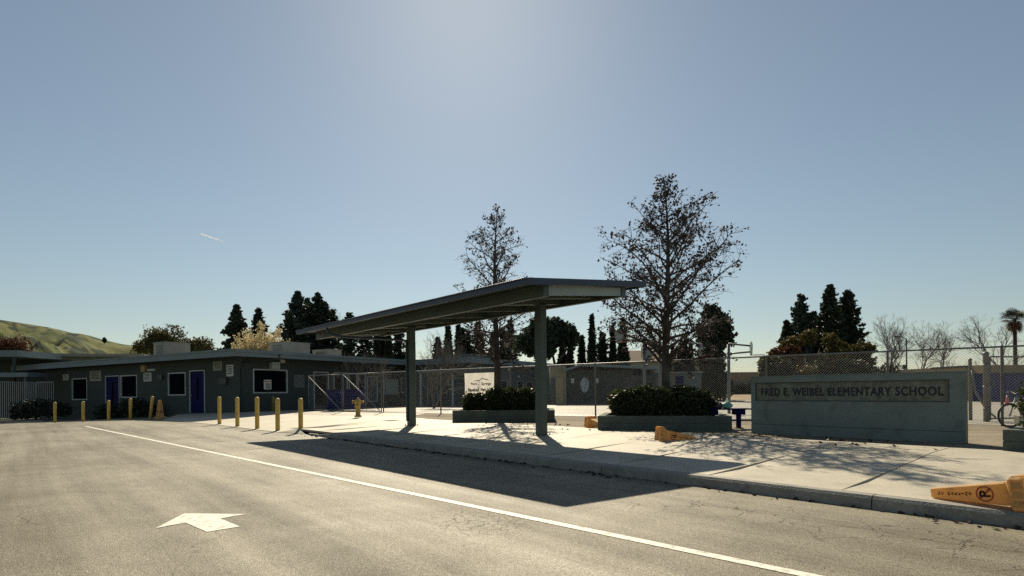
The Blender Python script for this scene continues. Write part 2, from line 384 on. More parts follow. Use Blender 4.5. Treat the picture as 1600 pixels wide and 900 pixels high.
# painted marks
def strip(name, p, q, w, m, z=.004):
    d = (q-p); d.z = 0; d.normalize(); n = Vector((-d.y, d.x, 0))*w/2
    k = max(2, int((q-p).length/2)); b = MB()
    for i in range(k):
        a = p.lerp(q, i/k); c = p.lerp(q, (i+1)/k)
        b.add([Vector((x.x, x.y, road_z(x.x)+z)) for x in (a-n, c-n, c+n, a+n)], [[3, 2, 1, 0]])
    o = b.build(name, m); 
    if o.data.polygons[0].normal.z < 0: o.data.flip_normals()
    return o
tag(strip('lane_line', PG(134, 666.3), P(1420, 932, 0), .105, M_white), 'long white painted lane line running across the asphalt lot', 'road marking')
tag(strip('lane_line', PG(100, 666.2), PG(131, 666.1), .12, M_faint, .005), 'short faint painted line at the far end of the long lane line', 'road marking')
tag(strip('lane_line', PG(195, 674), PG(266, 665.6), .10, M_faint, .005), 'worn faint stripe crossing the asphalt towards the standing yellow cone', 'road marking')
tag(strip('lane_line', P(383, 703, 0), P(500, 688.5, 0), .09, M_faint, .005), 'worn faint stripe under the shadow of the canopy by the kerb end', 'road marking')
ar = [(243, 825), (288, 802), (385, 803), (344, 810), (375, 822.5), (323, 831), (290, 816.5)]
tag(struct(sheet('arrow', [P(x, y, .004) for x, y in ar], M_white, at=P(310, 815, .0))) and bpy.data.objects['arrow'], 'white painted arrow on the asphalt lot', 'road marking')
del bpy.data.objects['arrow']['kind']

# ------------------------------------------------------------------ canopy shelter
CL, CW, ZF, ZB = 10.85, 3.62, 3.23, 3.60
def CT(u, v, dz=0): return UV(u, v, ZF+(ZB-ZF)*v/CW+dz)
can = thing('bus_shelter', 'long steel shelter with a flat sloping roof on two square posts beside the kerb', 'shelter', UV(4.8, 2.3, walk_z(2.3)))
def slopebox(u0, u1, v0, v1, d0, d1):
    return MB().add([CT(u0, v0, d0), CT(u1, v0, d0), CT(u1, v1, d0), CT(u0, v1, d0), CT(u0, v0, d1), CT(u1, v0, d1), CT(u1, v1, d1), CT(u0, v1, d1)],
                    [[0, 1, 2, 3], [7, 6, 5, 4], [4, 5, 1, 0], [5, 6, 2, 1], [6, 7, 3, 2], [7, 4, 0, 3]])
def add_to(b, o): b.add(o.v, o.f); return b
# roof sheet of ribbed panels (each one laid side by side)
roof = slopebox(.05, CL-.05, .05, CW-.05, -.07, -.045).build('roof_deck', M_deck, can)
nrib = 20
for i in range(nrib):
    u0 = .06+(CL-.12)*i/nrib; u1 = u0+(CL-.12)/nrib
    s = slopebox(u0+.012, u1-.012, .055, CW-.055, -.085, -.0705); s.build('deck_panel', M_deck, roof)
fb = MB()
for a in ((0, CL, 0, .045), (0, CL, CW-.045, CW)): add_to(fb, slopebox(a[0], a[1], a[2], a[3], -.125, 0))
add_to(fb, slopebox(0, .045, .046, CW-.046, -.125, -.001)); add_to(fb, slopebox(CL-.045, CL, .046, CW-.046, -.125, -.001))
fb = None
cuts = [0, 3.6, 7.2, CL]
for vv in ((0, .045), (CW-.045, CW)):
    for a, c_ in zip(cuts[:-1], cuts[1:]): slopebox(a+.003, c_-.003, vv[0], vv[1], -.125, 0).build('fascia', M_fasc, can)
for vv in ((0, .045), (CW-.045, CW)):
    for a in cuts[1:-1]: slopebox(a-.04, a+.04, vv[0]+.006, vv[1]-.006, -.12, -.006).build('fascia_splice', M_fasc, can)
for a in ((0, .045), (CL-.045, CL)):
    for c_, e_ in ((.046, CW/2), (CW/2, CW-.046)): slopebox(a[0], a[1], c_+.002, e_-.002, -.125, -.001).build('fascia', M_fasc, can)
# rolled lip along the road edge
MB().tube([CT(.0, -.012, -.02), CT(CL, -.012, -.02)], .016, 8).build('fascia_lip', M_fasc, can)
for v0, v1 in ((.60, .74), (CW-.70, CW-.56)):
    slopebox(.14, CL-.14, v0, v1, -.31, -.09).build('edge_beam', M_can, can)
    slopebox(.145, CL-.145, v0-.03, v1+.03, -.325, -.3105).build('beam_flange', M_can, can)
slopebox(.16, .185, .742, CW-.702, -.30, -.128).build('end_panel', M_canl, can)
slopebox(CL-.185, CL-.16, .742, CW-.702, -.30, -.128).build('end_panel', M_canl, can)
for u in (.9, 1.985, 3.3, 4.8, 6.3, 7.664, 9.2, 10.2):
    w = .09 if u not in (1.985, 7.664) else .16
    slopebox(u-w/2, u+w/2, .745, CW-.705, -.27, -.09).build('cross_beam', M_can, can)
for u in (1.985, 7.664):
    pz = walk_z(2.304)
    pb = MB(); c = UV(u, 2.304); h = CT(u, 2.304, -.28).z
    def sq(hw, k, z): return [UV(u+x, 2.304+y, z) for x, y in ((hw-k, -hw), (hw, -hw+k), (hw, hw-k), (hw-k, hw), (-hw+k, hw), (-hw, hw-k), (-hw, -hw+k), (-hw+k, -hw))]
    p = pb.loft([sq(.105, .018, pz-.05), sq(.105, .018, h)]).build('post', M_can, can)
    bpl = MB().loft([sq(.16, .02, pz-.02), sq(.16, .02, pz+.016)]).build('base_plate', M_can, can)
    for ax_, ay_ in ((-1, -1), (1, -1), (1, 1), (-1, 1)):
        c_ = UV(u+ax_*.132, 2.304+ay_*.132, pz+.0165); MB().lathe(c_, [(.016, 0), (.016, .016), (.009, .017), (.009, .035)], 6).build('bolt', M_galv, bpl)
    slopebox(u-.13, u+.13, 2.304-.13, 2.304+.13, -.284, -.2705).build('cap_plate', M_can, can)
# downspout from the gutter to the further post
u2 = 7.664
MB().tube([CT(8.55, .03, -.10), CT(8.55, .05, -.22), CT(8.5, .10, -.32), CT(8.3, .5, -.43), CT(7.8, 2.0, -.62), CT(7.69, 2.16, -.66), UV(7.69, 2.165, 2.55), UV(7.69, 2.165, .9), UV(7.69, 2.165, .35)], .036, 8).build('downspout', M_fasc, can, True)

# ------------------------------------------------------------------ lettering
def text_mesh(s, size, extrude=0.0, spacing=1.0, bold=0.0):
    cu = bpy.data.curves.new('txt', 'FONT'); cu.body = s; cu.size = size; cu.extrude = extrude; cu.space_character = spacing; cu.bevel_depth = bold; cu.bevel_resolution = 0
    cu.resolution_u = 3
    o = bpy.data.objects.new('txt', cu); COL.objects.link(o); bpy.context.view_layer.update()
    me = bpy.data.meshes.new_from_object(o.evaluated_get(bpy.context.evaluated_depsgraph_get()))
    bpy.data.objects.remove(o); bpy.data.curves.remove(cu); return me
def text_on(parent, s, org, ax, up, width, height, m, depth=0.0, name='word', each=False, bold=0.0, spacing=1.0):
    me = text_mesh(s, 1.0, .5 if depth else 0.0, spacing, bold); co = np.array([v.co[:] for v in me.vertices])
    lo, hi = co.min(0), co.max(0); nrm = Vector(ax).cross(Vector(up)).normalized()
    sx = width/(hi[0]-lo[0]); sy = height/(hi[1]-lo[1])
    Mi = ROOT[root_of(parent)].inverted()
    for v in me.vertices:
        x, y, z = v.co
        v.co = Mi @ (Vector(org)+Vector(ax)*((x-lo[0])*sx)+Vector(up)*((y-lo[1])*sy)+nrm*(z*depth*1.0))
    if not each:
        return link(name, me, m, parent)
    bm = bmesh.new(); bm.from_mesh(me); bmesh.ops.remove_doubles(bm, verts=bm.verts, dist=1e-5); bm.verts.ensure_lookup_table(); seen = set(); axl = (Mi.to_3x3() @ Vector(ax))
    isl = []
    for v in bm.verts:
        if v in seen: continue
        st = [v]; seen.add(v); comp = []
        while st:
            x = st.pop(); comp.append(x)
            for e in x.link_edges:
                y = e.other_vert(x)
                if y not in seen: seen.add(y); st.append(y)
        isl.append(comp)
    for comp in isl:
        idx = {v: i for i, v in enumerate(comp)}
        fs = [[idx[v] for v in f.verts] for f in bm.faces if f.verts[0] in idx]
        m2 = bpy.data.meshes.new('letter'); m2.from_pydata([v.co.copy() for v in comp], [], fs); m2.update(); link('letter', m2, m, parent)
    bm.free()

# ------------------------------------------------------------------ school sign wall
ZS = .25
sa = P(1174, 675.5, ZS); sb = P(1508, 692.5, ZS); sx = (sb-sa); SLEN = sx.length; sx.normalize(); sn = Vector((sx.y, -sx.x, 0))
if sn.y > 0: sn = -sn
STOP = 1.475
sg = thing('school_sign_wall', 'low grey stucco wall with dark letters on a weathered inset panel beside the pavement', 'sign', (sa+sb)/2, math.atan2(sx.y, sx.x))
def SG(a, d, z): return sa+sx*a+sn*d+Vector((0, 0, z-ZS))
# wall as a thick slab with a recess for the name panel
r0, r1 = PP(1181, 600, sa, sn), PP(1482, 600, sa, sn)
ra, rb = (r0-sa).dot(sx), (r1-sa).dot(sx); rz0 = PP(1482, 627.5, sa, sn).z; rz1 = PP(1482, 593.5, sa, sn).z
T = .20
def slab(a0, a1, z0, z1, d0, d1): return MB().ob(SG(a0, d0, z0), sx*(a1-a0), sn*(d1-d0), (0, 0, z1-z0))
w = MB(); zg = ZS-.1; zj = ZS+.185
for a0, a1, z0, z1 in ((0, SLEN, zj+.012, rz0), (0, ra, rz0, rz1), (rb, SLEN, rz0, rz1), (0, SLEN, rz1, STOP)): add_to(w, slab(a0, a1, z0, z1, -.035, 0))
add_to(w, slab(0, SLEN, zg, STOP, -T, -.0351)); add_to(w, slab(0, SLEN, zg, zj, -.035, 0))
w.build('wall', M_sgwall, sg)
slab(-.012, SLEN+.012, STOP, STOP+.02, -T-.012, .012).build('cap', M_sgwall, sg)
slab(ra+.004, rb-.004, rz0+.004, rz1-.004, -.034, -.02).build('name_panel', M_board, sg)
for a0, a1, z0, z1 in ((ra-.012, rb+.012, rz1-.004, rz1+.012), (ra-.012, rb+.012, rz0-.012, rz0+.004), (ra-.012, ra+.006, rz0+.005, rz1-.005), (rb-.006, rb+.012, rz0+.005, rz1-.005)):  # thin dark strips: shade of the recess edges painted as colour
    slab(a0, a1, z0, z1, -.019, .003).build('recess_shade_strip', mat('recess_shade_paint', (.055, .065, .055), .8), sg)
l0 = PP(1189, 627, sa, sn); l1 = PP(1474, 617, sa, sn)
la, lb = (l0-sa).dot(sx), (l1-sa).dot(sx)
lz = rz0+(rz1-rz0)*.27
text_on(sg, 'FRED E. WEIBEL ELEMENTARY SCHOOL', SG(la, -.018, lz), sx, Vector((0, 0, 1)), lb-la, (rz1-rz0)*.44, M_letter, .012, each=True, bold=.022, spacing=1.12)

# ------------------------------------------------------------------ foliage makers
def leaf_quads(C, size, rng, aspect=1.6, flat=0.0):
    C = np.asarray(C, dtype=float); n = len(C)
    a = rng.normal(size=(n, 3)); a[:, 2] *= (1-flat); a /= np.linalg.norm(a, axis=1, keepdims=True)
    b = rng.normal(size=(n, 3)); b -= (b*a).sum(1, keepdims=True)*a; b /= np.linalg.norm(b, axis=1, keepdims=True)
    s = (np.asarray(size)*rng.uniform(.6, 1.35, n))[:, None]
    a = a*s*.5*aspect; b = b*s*.5
    return np.stack([C-a, C+b*.9-a*.1, C+a, C-b*.9-a*.1], 1).reshape(-1, 3)
def leaves(name, C, size, m, parent, rng, aspect=1.6, flat=0.0):
    q = leaf_quads(C, size, rng, aspect, flat); Mi = np.array(ROOT[root_of(parent)].inverted())
    q = q@Mi[:3, :3].T+Mi[:3, 3]
    o = link(name, mesh_fast(name, q, 4), m, parent); KIDS.setdefault(parent, []).append(o); return o
def limb(b, pts, r0, r1, n=6):
    k = len(pts); b.tube(pts, [r0+(r1-r0)*i/(k-1) for i in range(k)], n)
def wander(rng, p, d, L, k, wob, lift=0.0):
    pts = [Vector(p)]; d = Vector(d).normalized()
    for i in range(k):
        d = (d+Vector(rng.normal(size=3))*wob+Vector((0, 0, lift))).normalized(); pts.append(pts[-1]+d*(L/k))
    return pts
def sycamore(label, base, H, prof, seed, nbr, leaf_per, r0, start, limbs=()):
    rng = np.random.default_rng(seed)
    t = thing('sycamore_tree', label, 'tree', base)
    tr = MB(); LV = []
    k = 16; trunk = []
    for i in range(k+1):
        f = i/k; trunk.append(Vector(base)+Vector((.10*math.sin(f*5+seed)*f, .08*math.cos(f*4)*f, H*f)))
    tr.tube(trunk, [max(.008, r0*(1-f/k*.97)**.9*(1.25 if f == 0 else 1)) for f in range(k+1)], 8)
    def at(f): x = f*k; i = min(int(x), k-1); return trunk[i].lerp(trunk[i+1], x-i)
    def twig(p, d, L):
        pts = wander(rng, p, d, L, 3, .28, .02); limb(tr, pts, .006, .0025, 3)
        for _ in range(rng.poisson(leaf_per)):
            s = rng.random(); i = min(int(s*3), 2); LV.append(pts[i].lerp(pts[i+1], s*3-i)+Vector(rng.normal(size=3))*.045)
    for j in range(nbr):
        f = start+(1-start)*(((j+rng.random())/nbr)**1.22)*.985; L = prof(f)*rng.uniform(.72, 1.05)
        az = j*2.4+rng.uniform(-.5, .5); el = RAD(rng.uniform(18, 48)+12*f)
        d = Vector((math.cos(az)*math.cos(el), math.sin(az)*math.cos(el), math.sin(el)))
        pts = wander(rng, at(f), d, L/math.cos(el)*.95, 6, .13, -.015); rr = max(.008, r0*.42*(1-f)+.008)
        limb(tr, pts, rr, .005, 5)
        ns = int(3+L*8.5)
        for q in range(ns):
            s = .18+.82*(q+rng.random())/ns; x = s*6; i = min(int(x), 5); p = pts[i].lerp(pts[i+1], x-i)
            dd = (pts[i+1]-pts[i]).normalized(); side = Vector(rng.normal(size=3)); side -= dd*side.dot(dd); side.normalize()
            l2 = (.10+.36*L*(1-s*.6))*rng.uniform(.6, 1.2)
            p2 = wander(rng, p, dd*.7+side*.9, l2, 3, .2, .03); limb(tr, p2, .009, .004, 4)
            for w_ in range(3):
                y = rng.uniform(.2, 1)*3; i2 = min(int(y), 2); pp = p2[i2].lerp(p2[i2+1], y-i2)
                twig(pp, (p2[i2+1]-p2[i2]).normalized()+Vector(rng.normal(size=3))*.8, rng.uniform(.10, .30)*min(1, .4+L))
    for (f, px) in limbs: pass
    tr.build('trunk', M_bark, t, True)
    leaves('crown', [tuple(v) for v in LV], .060, M_leafs, t, rng, 1.35)
    return t
def conifer(label, base, H, R, seed, m, dens=1.0, bare=.06, power=.9, leaf=.30, group=None, name='conifer_tree', droop=-.12, nb=None):
    rng = np.random.default_rng(seed); t = thing(name, label, 'tree', base, group=group); b = MB(); bx = Vector(base)
    limb(b, [bx-Vector((0, 0, .3)), bx+Vector((0, 0, H*.5)), bx+Vector((0, 0, H*.98))], R*.07+.06, .02, 6)
    C = []; nb = nb or int(190*dens)
    for j in range(nb):
        f = bare+(1-bare)*(j+rng.random())/nb; L = R*(((1-f)/(1-bare))**power)*rng.uniform(.30, 1.40)+.10
        az = rng.uniform(0, 2*math.pi); d = np.array([math.cos(az), math.sin(az), droop+.35*f])
        p0 = np.array(bx)+np.array([0, 0, H*f])
        if j % 4 == 0: limb(b, [Vector(p0), Vector(p0+d*L*.9)], .035, .01, 3)
        n = int((7+L*14)*dens)
        s = rng.random(n)**.55*L
        w = .06+.11*np.sin(np.clip(s/L, 0, 1)*math.pi)*L**.5
        q = p0+d*s[:, None]+rng.normal(size=(n, 3))*np.stack([w, w, w*.55], 1)
        C.append(q)
    b.build('trunk', M_barkd, t)
    leaves('crown', np.concatenate(C), leaf, m, t, rng, 1.5); return t
def cypress(label, base, H, R, seed, n=1300, group=None):
    rng = np.random.default_rng(seed); t = thing('cypress_tree', label, 'tree', base, group=group)
    limb(z := MB(), [Vector(base)-Vector((0, 0, .3)), Vector(base)+Vector((0, 0, H*.9))], .14, .02, 6); z.build('trunk', M_barkd, t)
    f = rng.random(n)**.9; az = rng.uniform(0, 2*math.pi, n)
    r = R*np.clip(np.minimum((f+.02)*9, 1)*(1-f**2.2)**.9, .02, 1)*(1+.13*np.sin(az*3+f*17)+.1*np.sin(az*2-f*29))*rng.uniform(.45, 1.05, n)
    C = np.stack([base[0]+r*np.cos(az), base[1]+r*np.sin(az), base[2]+.1+H*f], 1)
    leaves('crown', C, .34, M_cyp, t, rng, 1.9); return t
def blobs(name, label, base, blist, m, seed, leaf, dens, group=None, trunk=None, cat='tree', mb=M_barkd, core=False, part='crown'):
    rng = np.random.default_rng(seed); t = thing(name, label, cat, base, group=group); bx = Vector(base)
    if trunk:
        b = MB()
        for br in trunk: limb(b, [bx+Vector(p) for p in br[0]], br[1], br[2], 6)
        b.build('trunk', mb, t, True)
    C = []
    for (x, y, z, r, fl) in blist:
        n = int(dens*r*r); v = rng.normal(size=(n, 3)); v /= np.linalg.norm(v, axis=1, keepdims=True)
        lump = 1+.16*np.sin(v[:, 0]*7+x*3)+.14*np.sin(v[:, 1]*8+y)+.14*np.sin(v[:, 2]*9+z)
        rad = r*lump*rng.uniform(.62, 1.06, n)
        C.append(np.array([bx.x+x, bx.y+y, bx.z+z])+v*rad[:, None]*np.array([1, 1, fl]))
    leaves(part, np.concatenate(C), leaf, m, t, rng, 1.4); return t
def bare_tree(label, base, H, spread, seed, levels=5, r0=.14, stems=1, group=None, m=None, fork=.28, lean=(0, 0)):
    rng = np.random.default_rng(seed); t = thing('bare_tree', label, 'tree', base, group=group); tr = MB(); tw = MB()
    def rec(p, d, L, r, lv):
        k = 3; pts = wander(rng, p, d, L, k, .08+.02*(levels-lv), .07)
        limb(tr if lv >= levels-1 else tw, pts, r, r*.62, 5 if lv > 2 else 3)
        if lv == 0: return
        nk = 3
        for q in range(nk):
            ax = Vector(rng.normal(size=3)); dd = (pts[-1]-pts[-2]).normalized(); ax -= dd*ax.dot(dd); ax.normalize()
            rec(pts[-1], dd+ax*spread*rng.uniform(.6, 1.3), L*rng.uniform(.58, .82), r*.6, lv-1)
            if lv > 1 and rng.random() < .5:
                i = rng.integers(1, k); rec(pts[i], dd+ax*spread*1.3, L*.5, r*.4, max(lv-2, 0))
    for s in range(stems):
        d = Vector((lean[0], lean[1], 1)) if stems == 1 else Vector((rng.uniform(-.6, .6), rng.uniform(-.5, .5), 1))
        rec(Vector(base)-Vector((0, 0, .1)), d, H*fork, r0, levels)
    top = max(v.z for v in tr.v+tw.v)-base[2]; kk = H/top
    for q in (tr, tw): q.v = [Vector(base)+Vector(((v.x-base[0])*kk, (v.y-base[1])*kk, (v.z-base[2])*kk)) for v in q.v]
    tr.build('trunk', m or M_barkg, t, True); tw.build('crown', m or M_barkg, t); return t

# ------------------------------------------------------------------ planters with hedges and street trees
def planter(label, fl, fr, depth, h, group, zb=ZS):
    d = (fr-fl); L = d.length; d.normalize(); n = Vector((-d.y, d.x, 0))
    if n.y < 0: n = -n
    t = thing('concrete_planter', label, 'planter', (fl+fr)/2+n*depth/2, math.atan2(d.y, d.x), group)
    th = .16
    def ring(a0, a1, b0, b1, z0, z1): return MB().ob(fl+d*a0+n*b0+Vector((0, 0, z0-zb)), d*(a1-a0), n*(b1-b0), (0, 0, z1-z0))
    for z0, z1, nm in ((zb-.1, zb+h*.5-.006, 'lower_course'), (zb+h*.5+.006, zb+h, 'upper_course')):
        b = MB()
        for a in ((0, L, 0, th), (0, L, depth-th, depth), (0, th, th+.001, depth-th-.001), (L-th, L, th+.001, depth-th-.001)): add_to(b, ring(*a, z0, z1))
        o = b.build(nm, M_plant, t)
    ring(.01, L-.01, .01, th-.012, zb, zb+h-.02).build('joint', M_dark, t)
    ring(th, L-th, th, depth-th, zb, zb+h-.08).build('soil', M_soil, t)
    return fl, d, n, L
def hedge(label, c, d, n, Lx, Ly, z0, H, seed, group, round_=.25, cnt=9000):
    rng = np.random.default_rng(seed); t = thing('hedge', label, 'hedge', c, 0, group)
    a = rng.uniform(-1, 1, cnt); b = rng.uniform(-1, 1, cnt); z = rng.uniform(0, 1, cnt)
    # push to the shell of a rounded box
    face = rng.integers(0, 5, cnt)
    a = np.where(face == 0, -1, np.where(face == 1, 1, a)); b = np.where(face == 2, -1, np.where(face == 3, 1, b)); z = np.where(face == 4, 1, z)
    e = np.clip(np.maximum(np.abs(a), np.abs(b))-1+round_, 0, 1)/round_; ez = np.clip(z-1+round_*1.2, 0, 1)/(round_*1.2)
    z = z-round_*.35*(e**2)*(z > .5); sh = 1-.10*ez**2-.10*(1-z)**2*(z < .5)
    k = sh*(1+.06*np.sin(a*9+seed)+.06*np.sin(z*11+b*5))*rng.uniform(.86, 1.04, cnt)*np.where(rng.random(cnt) < .05, rng.uniform(1.0, 1.10, cnt), 1)
    top = 1+.045*np.sin(a*7+seed*2)+.04*np.sin(a*17+b*6)
    C = np.array(c)+np.outer(a*k*Lx/2, np.array(d))+np.outer(b*k*Ly/2, np.array(n)); C[:, 2] = z0+z*H*top*rng.uniform(.94, 1.05, cnt)*np.where(rng.random(cnt) < .04, rng.uniform(1.0, 1.13, cnt), 1)
    leaves('foliage', C, .052, M_hedge, t, rng, 1.5)
    core = MB(); cs = []
    for zz, s in ((.02, .72), (.3, .86), (.75, .86), (.88, .74)):
        cs.append([Vector(c)*1+Vector(d)*(x*s*Lx/2)+Vector(n)*(y*s*Ly/2)+Vector((0, 0, z0-c[2]+zz*H)) for x, y in ((-.9, -1), (.9, -1), (1, -.8), (1, .8), (.9, 1), (-.9, 1), (-1, .8), (-1, -.8))])
    core.loft(cs).build('branches', M_core, t, True)
    return t
p1l, p1r = P(707, 660, ZS), P(867, 659, ZS)
fl, d, n, L = planter('two-course concrete planter behind the shelter holding the taller thinner sycamore', p1l, p1r, 2.2, .37, 'planters along the pavement')
hz = ZS+.30
c = PY(744, 640, 19.2); hedge('small dark hedge below the white banner in a concrete planter', (c.x, 19.15, hz), (1, .1, 0), (-.1, 1, 0), .82, .9, hz, .56, 3, 'clipped hedges', cnt=6000)
c = PY(799, 640, 19.1); hedge('dark clipped hedge behind the nearer shelter post', (c.x, 19.2, hz), (1, .05, 0), (-.05, 1, 0), 1.58, 1.1, hz, .72, 4, 'clipped hedges', cnt=9500)
p2l, p2r = P(934, 672, ZS), P(1144, 673.5, ZS)
fl, d, n, L = planter('long two-course concrete planter with a sycamore and a wide hedge', p2l, p2r, 2.3, .345, 'planters along the pavement')
c = PY(1030, 640, 14.75); hedge('wide clipped hedge round the trunk of the fuller sycamore', (c.x, 14.75, hz-.02), (1, -.12, 0), (.12, 1, 0), 2.28, 1.2, hz-.02, .70, 5, 'clipped hedges', cnt=17000)
p3l, p3r = P(1567, 706, .23), P(1660, 716, .23)
fl, d, n, L = planter('pale concrete planter block with a shrub beside the chain link gate', p3l, p3l+sx*1.9, 1.3, .335, 'planters along the pavement', .23)
blobs('shrub', 'rounded green shrub growing in the planter beside the bicycle', (p3l.x+1.02, p3l.y+.30, .5), [(0, 0, .35, .36, 1.1), (.25, .1, .6, .34, 1), (-.1, .1, .62, .22, 1), (.5, -.1, .4, .38, 1)], M_hedge, 31, .05, 15000, cat='shrub', trunk=[([(0, 0, 0), (0, 0, .5)], .03, .02)])
def profB(f): return float(np.interp(f, (.2, .45, .64, .8, .9, 1), (1.8, 1.9, 1.5, .66, .30, .06)))
tb = PY(1041, 600, 15.0)
sycamore('fuller sycamore with brown dry leaves rising from the wide hedge', (tb.x, 15.0, hz), 6.25, profB, 11, 62, 2.7, .125, .20)
def profA(f): return float(np.interp(f, (.2, .5, .7, .8, .88, .94, 1), (1.2, 1.6, 1.1, .86, .55, .2, .05)))
ta = PY(777, 600, 19.2)
sycamore('thin sycamore with sparse dry leaves rising behind the shelter roof', (ta.x, 19.2, hz), 6.85, profA, 27, 46, 1.9, .135, .22)

# ------------------------------------------------------------------ fences
def wire(b, t0, t1, z0, z1, pt, pitch=.072, w=.0016):
    H = z1-z0; L = t1-t0; k = int(math.ceil((L+H)/pitch))
    for s in (1, -1):
        for i in range(k+1):
            x = -H+i*pitch if s == 1 else i*pitch
            a0, a1 = x, x+s*H; za, zb = z0, z1
            if s == 1:
                if a0 < 0: za += -a0; a0 = 0
                if a1 > L: zb -= (a1-L); a1 = L
            else:
                if a0 > L: za += a0-L; a0 = L
                if a1 < 0: zb += a1; a1 = 0
            if zb-za < .02: continue
            off = .002*s
            p, q = pt(t0+a0, za, off), pt(t0+a1, zb, off); dn = pt(0, 0, 1)-pt(0, 0, 0); dn.normalize()
            dd = (q-p).normalized(); sd = dd.cross(dn).normalized()*w; dp = dn*w
            b.add([p+sd, p+dp, p-sd, p-dp, q+sd, q+dp, q-sd, q-dp], [[0, 1, 5, 4], [1, 2, 6, 5], [2, 3, 7, 6], [3, 0, 4, 7]])
    return b
def fence(label, ts, zb, zt, group, ptf=FP, rail_r=.022, post_r=.03):
    t = thing('chain_link_fence', label, 'fence', ptf((ts[0]+ts[-1])/2, zb), math.atan2(FD.y, FD.x), group)
    for x in ts: MB().lathe(ptf(x, 0, .03), [(post_r, zb-.15), (post_r, zt), (post_r*1.2, zt+.005), (post_r*1.15, zt+.03), (.004, zt+.05)], 8).build('post', M_galv, t, True)
    MB().tube([ptf(ts[0]-.02, zt, .0), ptf(ts[-1]+.02, zt, .0)], rail_r, 8).build('top_rail', M_galv, t, True)
    MB().tube([ptf(ts[0], zb+.05, .0), ptf(ts[-1], zb+.05, .0)], .005, 5).build('bottom_wire', M_wire, t)
    o = wire(MB(), ts[0], ts[-1], zb+.03, zt, ptf).build('wire_mesh', M_wire, t); o['kind'] = 'stuff'
    return t
fence('long chain link fence between the pavement and the school yard', [-6.5, -3.4, -.3, 2.04, 5.1, 8.0, 10.9, 14.75, 18.6, ft(598)], ZS+.02, 2.2, 'yard fences')
def gate(name, label, t0, t1, zb, zt, group, brace, ptf=FP):
    g = thing(name, label, 'gate', ptf((t0+t1)/2, zb), math.atan2(FD.y, FD.x), group)
    b = MB(); r = .022
    for t in (t0, t1): b.tube([ptf(t, zb), ptf(t, zt)], r, 8)
    for z in (zb+.05, zt): b.tube([ptf(t0, z), ptf(t1, z)], r, 8)
    b.build('frame', M_galv, g, True)
    if brace: MB().tube([ptf(t1-.05, zt-.04, -.05), ptf(t0+.08, zb+.10, -.05)], .024, 8).build('brace', M_galv, g, True)
    MB().box(*ptf(t0+.05, 0, -.04)[:2], zb+.95, .05, .06, .12).build('latch', M_galv, g)
    o = wire(MB(), t0+.02, t1-.02, zb+.06, zt-.01, ptf, w=.0014).build('wire_mesh', M_wire, g); o['kind'] = 'stuff'
    return g
gate('chain_link_gate', 'chain link gate leaf with a diagonal brace in front of the blue bin', ft(535)+.03, ft(482), .27, 2.19, 'braced gates by the office', True)
gate('chain_link_gate', 'chain link gate leaf with a diagonal brace behind the hydrant', ft(597)+.06, ft(536)-.03, .27, 2.19, 'braced gates by the office', True)
# swing gate standing open at the right
GX = PY(1541, 600, 15.6)
def GP(t, z=0, off=0): return Vector((GX.x+t*.985, GX.y+t*.17+off, z))
gate('chain_link_gate', 'wide chain link gate behind the bicycle beside the sign wall', .12, 3.6, .3, 2.05, None, False, GP)
gp = thing('gate_post', 'thick capped steel gate post wrapped in chain link beside the sign wall', 'post', (GX.x, GX.y, .25))
MB().lathe((GX.x, GX.y, 0), [(.072, .1), (.072, 2.12), (.08, 2.125), (.075, 2.16), (.01, 2.2)], 12).build('shaft', M_galv, gp, True)
for z in (.6, 1.2, 1.8): MB().lathe((GX.x, GX.y, 0), [(.078, z), (.078, z+.05)], 12).build('band', M_galv, gp, True)
g2 = PY(1516, 600, 16.4)
gp2 = thing('gate_post', 'thinner steel gate post just past the end of the sign wall', 'post', (g2.x, g2.y, .25))
MB().lathe((g2.x, g2.y, 0), [(.045, .1), (.045, 2.0), (.052, 2.005), (.05, 2.03), (.01, 2.06)], 10).build('shaft', M_galv, gp2, True)
MB().tube([(g2.x, g2.y-.06, 1.75), (g2.x+.06, g2.y-.1, 1.1), (g2.x+.35, g2.y-.15, .55), (g2.x+.62, g2.y-.12, .35)], .03, 8).build('brace', M_galv, gp2, True)

# ------------------------------------------------------------------ white banner on the fence
t0, t1 = ft(776), ft(727)
zb0, zb1 = FP(t0).y, 0
za = PP(727, 583.5, FP(0), FN).z; zc = za-1.02
bn = thing('banner', 'white vinyl banner with dark print tied to the chain link fence', 'banner', FP((t0+t1)/2, zc, -.03), math.atan2(FD.y, FD.x))
bv = MB(); n = 14; rows = []
for j in range(7):
    rows.append([FP(t0+(t1-t0)*i/n, zc+(za-zc)*j/6, -.035+.012*math.sin(i*1.3+j*.8)) for i in range(n+1)])
bv.add([p for r in rows for p in r], [[j*(n+1)+i, j*(n+1)+i+1, (j+1)*(n+1)+i+1, (j+1)*(n+1)+i] for j in range(6) for i in range(n)])
bo = bv.build('sheet', mat('banner_vinyl', (.80, .77, .70), .6, n1=(4, .04), n2=(30, .03), trans=.5), bn, True)
Lb = t1-t0; org = lambda a, z: FP(t1-a*Lb, zc+z*(za-zc), -.058)
text_on(bn, 'Warm', org(.20, .50), -FD, Vector((0, 0, 1)), Lb*.21, .12, M_print, 0, bold=.03)
text_on(bn, 'Springs', org(.55, .465), -FD, Vector((0, 0, 1)), Lb*.30, .15, M_print, 0, bold=.03)
for wd, a0_, w_ in (('Baseball', .12, .36), ('Sign', .52, .18), ('Ups', .74, .17)): text_on(bn, wd, org(.0+a0_, .235), -FD, Vector((0, 0, 1)), Lb*w_, .15, M_print, 0, name='word', bold=.04)
def flat(parent, pts, m, name): return MB().add(pts, [list(range(len(pts)))]).build(name, m, parent)
